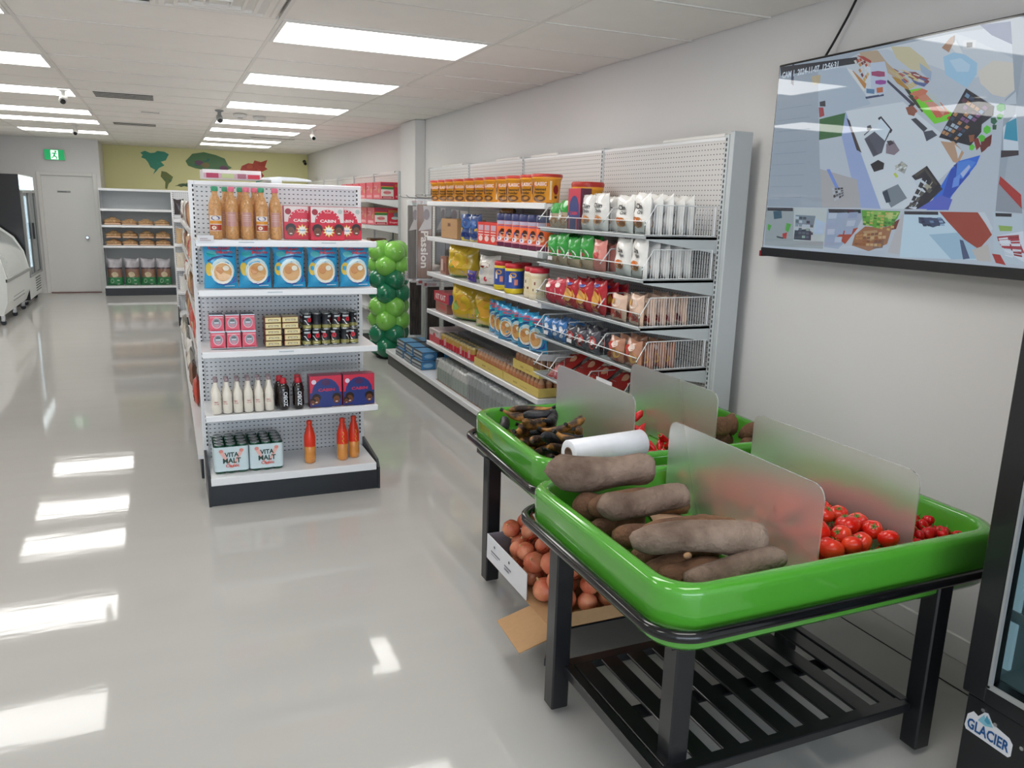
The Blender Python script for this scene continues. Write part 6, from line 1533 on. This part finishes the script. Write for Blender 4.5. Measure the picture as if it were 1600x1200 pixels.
# upper frames carrying the trays
for (xa, xb, ya, yb) in ((1.21, 2.34, 1.60, 2.38), (1.34, 2.47, 2.64, 3.44)):
    for p, q in (((xa, ya), (xb, ya)), ((xa, yb), (xb, yb)), ((xa, ya), (xa, yb)), ((xb, ya), (xb, yb))): rail((*p, .550), (*q, .550), .03, .028, 'upper_rail')
rail((1.13, 2.17, .550), (2.16, 2.17, .550), .03, .028, 'upper_rail')
# bumper rings around each tray
def ring(x0, x1, y0, y1, z, n='bumper_ring', a=0):
    cx, cy = (x0 + x1) / 2, (y0 + y1) / 2
    P = [(cx + (x - cx) * math.cos(a) - (y - cy) * math.sin(a), cy + (x - cx) * math.sin(a) + (y - cy) * math.cos(a), z) for x, y in rrect(x0, x1, y0, y1, .115, 8)]
    MB().tube(P, .0175, 'black_gloss', 10, closed=True).build(n, st, o)
ring(1.108, 2.445, 1.508, 2.475, .628); ring(1.265, 2.545, 2.545, 3.485, .628, a=-.035)
# price bracket hanging below the front tray
m = MB(); m.tube([(1.66, 1.83, .475), (2.22, 1.90, .475)], .005, 'black_steel', 6)
m.box(1.64, 1.68, 1.825, 1.832, .43, .56, 'black_steel'); m.box(2.20, 2.245, 1.895, 1.902, .43, .56, 'black_steel'); m.build('hanging_bracket', st, o)

def tray(x0, x1, y0, y1, label, zt=.748):
    t = thing('produce_tray', label, 'tray', ((x0 + x1) / 2, (y0 + y1) / 2, .58)); o_ = t.location
    prof = [(.075, .552, .06), (.045, .553, .09), (.022, .558, .105), (.010, .572, .115), (.005, .600, .118), (.002, .63, .12), (0, .715, .12), (0, .728, .12), (.002, .736, .12), (.007, .743, .12), (.014, zt, .115), (.034, zt, .10), (.041, zt - .003, .095), (.045, zt - .010, .09), (.047, zt - .020, .09), (.060, .655, .08), (.066, .638, .07), (.078, .631, .07), (.10, .630, .05)]
    vs = []; fs = []; n = None
    for ins, z, r in prof:
        P = rrect(x0 + ins, x1 - ins, y0 + ins, y1 - ins, r, 8); n = len(P); vs += [(x, y, z) for x, y in P]
    for j in range(len(prof) - 1):
        for i in range(n): fs.append((j * n + i, j * n + (i + 1) % n, (j + 1) * n + (i + 1) % n, (j + 1) * n + i))
    m = MB(); m.add(vs, fs, 'tray_green', True)
    L_ = len(prof) - 1
    m.add(vs[:n], [tuple(range(n))[::-1]], 'tray_green'); m.add(vs[L_ * n:], [tuple(range(n))], 'tray_green')
    m.build('moulded_tray', t, o_)
    return t
T1 = tray(1.13, 2.425, 1.53, 2.455, 'front green plastic produce tray holding yams, tomatoes and peppers')
T2 = tray(1.287, 2.523, 2.567, 3.463, 'rear green plastic produce tray holding plantains and root vegetables')
T2.rotation_euler = (0, 0, -.035)
# frosted dividers
def divider(x, y0, y1, z0, z1, label, lean=0):
    P = rrect(y0, y1, z0, z1, .045, 6)
    m = MB(); m.prism([(u, v) for u, v in P], .005, 'frost', Matrix(((0, 1, 0, x), (1, 0, 0, 0), (0, 0, 1, 0), (0, 0, 0, 1))))
    q = MB()
    q = m.build('divider')
    bpy.context.view_layer.update()
    # light catching polished edge
    tag(q, label, 'divider', 'frosted dividers')
    return q
divider(1.69, 1.61, 2.385, .634, .945, 'front frosted divider between the yams and the tomatoes')
divider(2.085, 1.62, 2.385, .634, .940, 'front frosted divider between the tomatoes and the red peppers')
divider(1.715, 2.67, 3.38, .634, .965, 'rear frosted divider right of the blackened plantains')
divider(2.12, 2.66, 3.36, .634, .955, 'rear frosted divider in front of the brown root vegetables')
# white roll of produce bags
rl = thing('bag_roll', 'white roll of produce bags lying across the gap between trays', 'roll', (1.53, 2.55, .806), 0)
T = Matrix.Translation((-.185, -.02, -.005)) @ Matrix.Rotation(.12, 4, 'Z') @ Matrix.Rotation(PI / 2, 4, 'Y')
m = MB(); n = 26; R1_, R0_ = .053, .026
m.lathe([(R0_, 0), (R1_ - .004, 0), (R1_, .003), (R1_, .347), (R1_ - .004, .35), (R0_, .35)], 'e6e8ee', n=n, T=T, cap=False); m.build('roll', rl)
MB().lathe([(R0_, -.001), (R0_ - .004, -.001), (R0_ - .004, .351), (R0_, .351), (R0_, -.001)], '7a5a4c', n=18, T=T, cap=False).build('card_core', rl)

# ---- yams
def yam(a, b, r, mat_, seed, bend=.02, taper=(.45, .8), cutend=False):
    a = Vector(a); b = Vector(b); rr = random.Random(seed); N = 16; nn = 14
    d = b - a; L_ = d.length; ctr = (a + b) / 2
    ax = d.normalized(); side = ax.cross(Vector((0, 0, 1))).normalized(); up = side.cross(ax)
    ph = [rr.uniform(0, 6.3) for _ in range(8)]
    vs = []; fs = []; mm = []
    for i in range(N + 1):
        t = i / N
        s = 1
        e0, e1 = .16, .12
        if t < e0: s = taper[0] + (1 - taper[0]) * math.sin(PI / 2 * t / e0)
        if t > 1 - e1: s = min(s, taper[1] + (1 - taper[1]) * math.sin(PI / 2 * (1 - t) / e1))
        s *= 1 + .07 * math.sin(5 * t + ph[0]) + .04 * math.sin(11 * t + ph[1])
        c = a + d * t + side * (bend * math.sin(PI * t)) + up * (.008 * math.sin(6 * t + ph[2]))
        for k in range(nn):
            th = 2 * PI * k / nn
            q = r * s * (1 + .05 * math.sin(2 * th + ph[3] + 3 * t) + .035 * math.sin(3 * th + ph[4] + 7 * t) + rr.uniform(-.012, .012))
            vs.append(tuple(c + q * (math.cos(th) * side + math.sin(th) * up) - ctr))
    for i in range(N):
        for k in range(nn): fs.append((i * nn + k, i * nn + (k + 1) % nn, (i + 1) * nn + (k + 1) % nn, (i + 1) * nn + k)); mm.append(mat_)
    e = len(vs)
    vs.append(tuple(a - ax * r * .25 - ctr)); vs.append(tuple(b + ax * r * .30 - ctr))
    for k in range(nn):
        fs.append((e, (k + 1) % nn, k)); mm.append('yam_cut' if cutend else mat_)
        fs.append((e + 1, N * nn + k, N * nn + (k + 1) % nn)); mm.append(mat_)
    m = MB(); m.add(vs, fs, mm, True)
    return m, ctr
YA = [((1.165, 2.335, .815), (1.535, 2.262, .800), .060, 'yam_skin', 'large grey brown yam resting on the rear left tray corner', .012, (.38, .72)),
      ((1.225, 2.075, .768), (1.545, 2.068, .768), .046, 'yam_skin', 'smooth grey yam lying second from the back of the pile', -.01, (.40, .8)),
      ((1.205, 1.842, .768), (1.580, 1.720, .768), .050, 'yam_skin', 'thick long grey yam in front of the pile, touching the divider', .015, (.55, .85)),
      ((1.290, 1.680, .690), (1.610, 1.664, .716), .036, 'yam_skin', 'thin grey yam nearest the front rim of the tray', -.012, (.8, .7)),
      ((1.255, 1.760, .680), (1.460, 1.722, .680), .036, 'yam_brown', 'small brown yam tucked under the front long yam', 0, (.6, .7)),
      ((1.225, 2.235, .700), (1.475, 2.222, .700), .046, 'yam_brown', 'brown yam underneath the largest yam', 0, (.6, .7)),
      ((1.240, 1.995, .690), (1.580, 1.975, .695), .044, 'yam_brown', 'dark brown yam under the second yam', .01, (.6, .8)),
      ((1.235, 2.120, .682), (1.430, 2.150, .682), .040, 'yam_brown', 'short brown yam between the two rear yams', 0, (.6, .7)),
      ((1.240, 1.880, .682), (1.540, 1.870, .690), .040, 'yam_brown', 'brown yam half hidden behind the front long yam', 0, (.6, .7)),
      ((1.245, 1.815, .676), (1.380, 1.785, .676), .034, 'yam_brown', 'yam stub under the left end of the front long yam', 0, (.7, .8)),
      ((1.560, 1.925, .662), (1.655, 1.880, .662), .024, 'yam_brown', 'small yam piece on the cardboard beside the divider', 0, (.7, .8))]
YA += [((1.245, 2.165, .740), (1.48, 2.150, .745), .040, 'yam_brown', 'brown yam wedged between the largest and the second yam', 0, (.6, .7)),
       ((1.30, 1.925, .745), (1.61, 1.885, .735), .036, 'yam_brown', 'brown yam on top behind the front long yam', .02, (.6, .8)),
       ((1.50, 2.31, .672), (1.66, 2.20, .672), .036, 'yam_brown', 'dark yam against the rear of the front divider', 0, (.6, .8))]
for i, (a, b, r, mt, lb, bd, tp) in enumerate(YA):
    m, c = yam(a, b, r, mt, i + 3, bd, tp)
    q = m.build('yam', loc=c); tag(q, lb, 'yam', 'yams in the front tray')
m = MB(); m.ball((0, 0, 0), (.014, .010, .010), 'yam_cut', 8, 6); q = m.build('yam_chip', loc=(1.318, 1.728, .742)); tag(q, 'small pale broken yam knob on the front thin yam', 'yam')
for k, (x, y, rz) in enumerate(((1.60, 2.02, .4), (1.63, 1.76, .1), (1.60, 2.22, -.3))):
    m = MB(); m.box(-.065, .05, -.09, .085, 0, .003, 'card_light'); q = m.build('cardboard_sheet', loc=(x - .01, y, .632 + .004 * k)); q.rotation_euler = (.02, 0, rz); tag(q, ('middle torn cardboard sheet under the yams', 'front torn cardboard sheet under the yams', 'rear torn cardboard sheet under the yams')[k], 'cardboard')
# ---- heaps
def heap(protos, x0, x1, y0, y1, n, r, top, label, cat, group, name, seed, squash=.9, rad=None, hf=None, ground=.633):
    rr = random.Random(seed); placed = []; k = 0; tries = 0
    while k < n and tries < n * 60:
        tries += 1
        x = rr.uniform(x0 + r, x1 - r); y = rr.uniform(y0 + r, y1 - r)
        s = rr.uniform(.85, 1.12); R_ = r * s
        z = ground + R_ * squash
        for (px, py, pz, pr_) in placed:
            dd = (x - px) ** 2 + (y - py) ** 2; S_ = (R_ + pr_) * .93
            if dd < S_ * S_: z = max(z, pz + math.sqrt(S_ * S_ - dd) * squash)
        lim = hf(x, y) if hf else top
        if z + R_ * .6 > lim: continue
        placed.append((x, y, z, R_))
        src = protos[k % len(protos)]
        q = src.copy(); C.objects.link(q)
        q.location = (x, y, z); q.rotation_euler = (rr.uniform(-.9, .9), rr.uniform(-.9, .9), rr.uniform(0, 6.3)); q.scale = (s, s, s)
        for ch in src.children: c2 = ch.copy(); C.objects.link(c2); c2.parent = q
        fx = ('left', 'middle', 'right')[min(2, int(3 * (x - x0) / (x1 - x0)))]; fy = ('front', 'centre', 'back')[min(2, int(3 * (y - y0) / (y1 - y0)))]
        q['label'] = label % (('buried' if z - ground < 1.6 * r else 'upper'), fy, fx); q['category'] = cat; q['group'] = group
        k += 1
    return placed
def kill(ps):
    for p in ps:
        for ch in list(p.children): bpy.data.objects.remove(ch)
        bpy.data.objects.remove(p)
def tomato(seed):
    rr = random.Random(seed); p1 = rr.uniform(0, 6)
    m = MB(); m.ball((0, 0, 0), (.037, .037, .031), 'tomato_skin', 16, 10, fn=lambda a, t: (1 + .035 * math.cos(5 * a + p1) * math.sin(t)) * (1 - .22 * math.exp(-(t / .35) ** 2)))
    q = m.build('tomato')
    s = MB()
    for i in range(5):
        a = 2 * PI * i / 5 + p1; s.add([(0, 0, .0265), (.006 * math.cos(a - .5), .006 * math.sin(a - .5), .0270), (.018 * math.cos(a), .018 * math.sin(a), .0312), (.006 * math.cos(a + .5), .006 * math.sin(a + .5), .0270)], [(0, 1, 2, 3)], 'stem_green')
    s.lathe([(.002, .024), (.0016, .034)], 'stem_green', n=6); s.build('stem', q)
    return q
tp = [tomato(i) for i in range(4)]
heap(tp, 1.70, 2.075, 1.60, 2.385, 125, .037, .80, '%s red tomato between the front frosted dividers, %s %s of the heap', 'tomato', 'tomatoes in the front tray', 'tomato', 5, hf=lambda x, y: .738 + .034 * math.exp(-((x - 1.86) / .16) ** 2) * math.exp(-((y - 1.85) / .3) ** 2) + .018 * (y > 2.1))
kill(tp)
def pepper(seed):
    rr = random.Random(seed); p1 = rr.uniform(0, 6)
    m = MB(); m.ball((0, 0, 0), (.019, .018, .018), 'pepper_skin', 12, 8, fn=lambda a, t: 1 + .11 * math.cos(3 * a + p1) * math.sin(t) + .10 * math.sin(2 * t + p1))
    q = m.build('scotch_bonnet_pepper'); s = MB(); s.tube([(0, 0, .014), (.002, 0, .022), (.006, .002, .028)], [.003, .002, .0015], 'stem_green', 6); s.build('stem', q); return q
tp = [pepper(i) for i in range(4)]
heap(tp, 2.10, 2.345, 1.61, 2.20, 150, .019, .74, '%s small wrinkled red pepper by the fridge, %s %s of the heap', 'pepper', 'small red peppers in the front tray', 'pepper', 9, hf=lambda x, y: .735 - .16 * max(0, x - 2.2) - .06 * max(0, y - 2.0))
kill(tp)
# long red peppers and a few tomatoes in the rear tray
def longpep(seed):
    m = MB(); m.tube([(-.045, 0, 0), (-.02, .004, .004), (.01, 0, .004), (.04, -.008, 0), (.055, -.014, -.002)], [.012, .018, .016, .010, .003], 'pepper_skin', 10)
    q = m.build('red_pepper'); s = MB(); s.tube([(-.043, 0, 0), (-.056, 0, .003), (-.066, .004, .008)], [.007, .003, .002], 'stem_green', 6); s.build('stem', q); return q
tp = [longpep(0)]
heap(tp, 1.73, 2.10, 2.66, 3.30, 42, .028, .74, '%s long red pepper in the rear tray, %s %s of the heap', 'pepper', 'long red peppers in the rear tray', 'red_pepper', 11, squash=.55)
kill(tp)
# brown root vegetables, right compartment of the rear tray
def root(seed):
    rr = random.Random(seed); p1 = rr.uniform(0, 6)
    m = MB(); m.ball((0, 0, 0), (.055, .042, .040), 'yam_brown', 14, 10, fn=lambda a, t: 1 + .08 * math.cos(2 * a + p1) * math.sin(t) + .06 * math.sin(3 * t + p1)); 
    q = m.build('cocoyam'); s = MB(); s.ball((.055, 0, .002), (.012, .016, .014), 'yam_cut', 8, 5); s.build('cut_end', q); return q
tp = [root(i) for i in range(3)]
heap(tp, 2.14, 2.44, 2.68, 3.34, 24, .045, .80, '%s round brown root vegetable in the rear tray, %s %s of the heap', 'root vegetable', 'root vegetables in the rear tray', 'cocoyam', 13, hf=lambda x, y: .80)
kill(tp)
# blackened plantains, left compartment of the rear tray
def plantain(seed, mt, L_=.20, r=.025):
    rr = random.Random(seed); P = []; R_ = []
    for i in range(9):
        t = i / 8; a = (t - .5) * 1.25
        P.append((L_ * .8 * math.sin(a), L_ * .8 * (1 - math.cos(a)) * .9, .004 * math.sin(7 * t + seed)))
        R_.append(r * (.28 if i in (0,) else .42 if i == 1 else .85 if i == 2 else .35 if i == 8 else .85 if i == 7 else 1) * rr.uniform(.93, 1.05))
    m = MB(); m.tube(P, R_, mt, 9); m.tube([P[0], (P[0][0] - .014, P[0][1] + .006, .004)], [.008, .009], 'dark_matt', 6)
    return m.build('plantain')
rr = random.Random(21); tp = [plantain(0, 'plantain_black'), plantain(1, 'plantain_dark'), plantain(2, 'plantain_black', .17, .019), plantain(3, 'plantain_black', .22, .018)]
kk = 0
for lv in range(4):
    for k in range(14 - 2 * lv):
        x = 1.46 + rr.uniform(-.06, .16); y = 2.68 + (k + .5) * .64 / (14 - 2 * lv) + rr.uniform(-.03, .03)
        x = min(x, 1.585)
        q = tp[kk % 4].copy(); C.objects.link(q); kk += 1
        q.location = (x, y, .658 + .036 * lv + rr.uniform(0, .008)); q.rotation_euler = (rr.uniform(-.5, .5) + (PI / 2 if lv == 3 else 0) * .5, rr.uniform(-.22, .22), rr.choice((0, .5, -.5, 2.8, 3.4, 1.1)) + rr.uniform(-.3, .3))
        q['label'] = 'blackened plantain in the rear tray heap, %s layer, %s from the front' % (('bottom', 'second', 'third', 'top')[lv], ORD[k]); q['category'] = 'plantain'; q['group'] = 'plantains in the rear tray'
kill(tp)
q = plantain(5, 'plantain_dark', .17, .025); q.location = (1.50, 3.16, .775); q.rotation_euler = (.3, -.15, -.5); tag(q, 'glossy black plantain lying on top of the rear of the heap', 'plantain')
q = plantain(8, 'plantain_black', .18, .02); q.location = (1.60, 2.98, .77); q.rotation_euler = (PI / 2, 0, .7); tag(q, 'curved plantain arching up beside the rear divider', 'plantain')

# ---- onions in a low carton on the rear lower shelf
cb = thing('onion_carton', 'open low carton with white printed side holding netted onions', 'carton', (1.62, 2.68, .18))
o = cb.location
x0, x1, y0, y1, z0, z1 = 1.225, 2.02, 2.36, 3.02, .1815, .300
MB().box(x0, x1, y0, y1, z0, z0 + .004, 'card').build('carton_base', cb, o)
def wallp(name, pts, m1, th, T=None, extra=None):
    m = MB(); m.prism(pts, th, m1, T)
    if extra: m.dec(T, extra)
    return m.build(name, cb, o)
Tm = Matrix(((0, 1, 0, x0 - .004), (1, 0, 0, 0), (0, 0, 1, 0), (0, 0, 0, 1)))
m = MB(); m.box(x0 - .004, x0, 2.60, y1, z0 + .006, z1, 'card_white')
m.dec(TR(x0 - .004, y1, z0, RX), [('r', .05, .055, .15, .062, '6a6a72'), ('r', .05, .045, .13, .049, '8a8a90'), ('r', .20, .055, .27, .062, '6a6a72'), ('r', .20, .04, .25, .05, '7a7a82'), ('e', .09, .09, .006, .006, '2a2a2e'), ('e', .25, .09, .006, .006, '2a2a2e')])
m.build('carton_side', cb, o)
MB().box(x0, x1, y1 - .004, y1, z0, z1, '8f8b96').build('carton_back', cb, o); MB().box(x1 - .004, x1, y0, y1, z0, z1, 'card').build('carton_side', cb, o)
MB().box(x0 + .01, x1, y0, y0 + .004, z0, z0 + .06, 'card').build('carton_front', cb, o)
m = MB(); m.box(0, .15, -.24, 0, -.002, .002, 'card', TR(x0 - .135, 2.575, z0 - .045, -.05, 0, -.30)); m.build('open_flap', cb, o)
def onion(seed):
    rr = random.Random(seed)
    m = MB(); m.ball((0, 0, 0), (.045, .045, .041), 'onion_skin', 14, 10, fn=lambda a, t: 1 + .25 * math.exp(-((t) / .28) ** 2) + .01 * math.cos(7 * a))
    q = m.build('onion'); s = MB(); s.tube([(0, 0, .049), (.002, 0, .060)], [.006, .003], 'c9a070', 6); s.build('neck', q); return q
tp = [onion(i) for i in range(3)]
heap(tp, 1.24, 2.0, 2.40, 3.0, 105, .045, .42, '%s orange brown onion in the red net, %s %s of the carton', 'onion', 'onions in the carton', 'onion', 17, hf=lambda x, y: .335 + .09 * math.exp(-((x - 1.55) / .25) ** 2), ground=.187)
kill(tp)
mat('net_red', 'd0401c', .5, var=0, alpha=.42)
def netbag(cx, cy, label, seed):
    m = MB(); rr = random.Random(seed); P = {}
    nu, nv = 20, 8
    def pt(i, j):
        a = 2 * PI * i / nu; t = PI / 2 * j / nv
        return (cx + .20 * math.cos(a) * math.cos(t) * (1 + .05 * math.sin(3 * a + seed)), cy + .155 * math.sin(a) * math.cos(t), .20 + .215 * math.sin(t) + .008 * math.sin(5 * a + 3 * j))
    for i in range(nu):
        m.tube([pt(i + .5 * j, j) for j in range(nv + 1)], .0011, 'net_red', 4, cap=False)
        m.tube([pt(i - .5 * j, j) for j in range(nv + 1)], .0011, 'net_red', 4, cap=False)
    q = m.build('onion_net'); tag(q, label, 'net bag'); return q
netbag(1.46, 2.76, 'red mesh net over the left half of the onions', 1)
netbag(1.80, 2.62, 'red mesh net over the right half of the onions', 2)
m = MB(); m.tube([(1.36, 2.80, .395), (1.39, 2.74, .405), (1.43, 2.72, .41)], .0025, 'wire_white', 5); tag(m.build('net_tie'), 'thin white tie on the onion net', 'tie')
m = MB(); m.ball((0, 0, 0), (.018, .012, .010), 'a9b4cc', 8, 6); m.box(-.01, .02, -.004, .004, -.012, .012, '2c4a8c'); q = m.build('net_clip', loc=(1.62, 2.50, .40)); tag(q, 'small blue and white clip on the onions', 'clip')
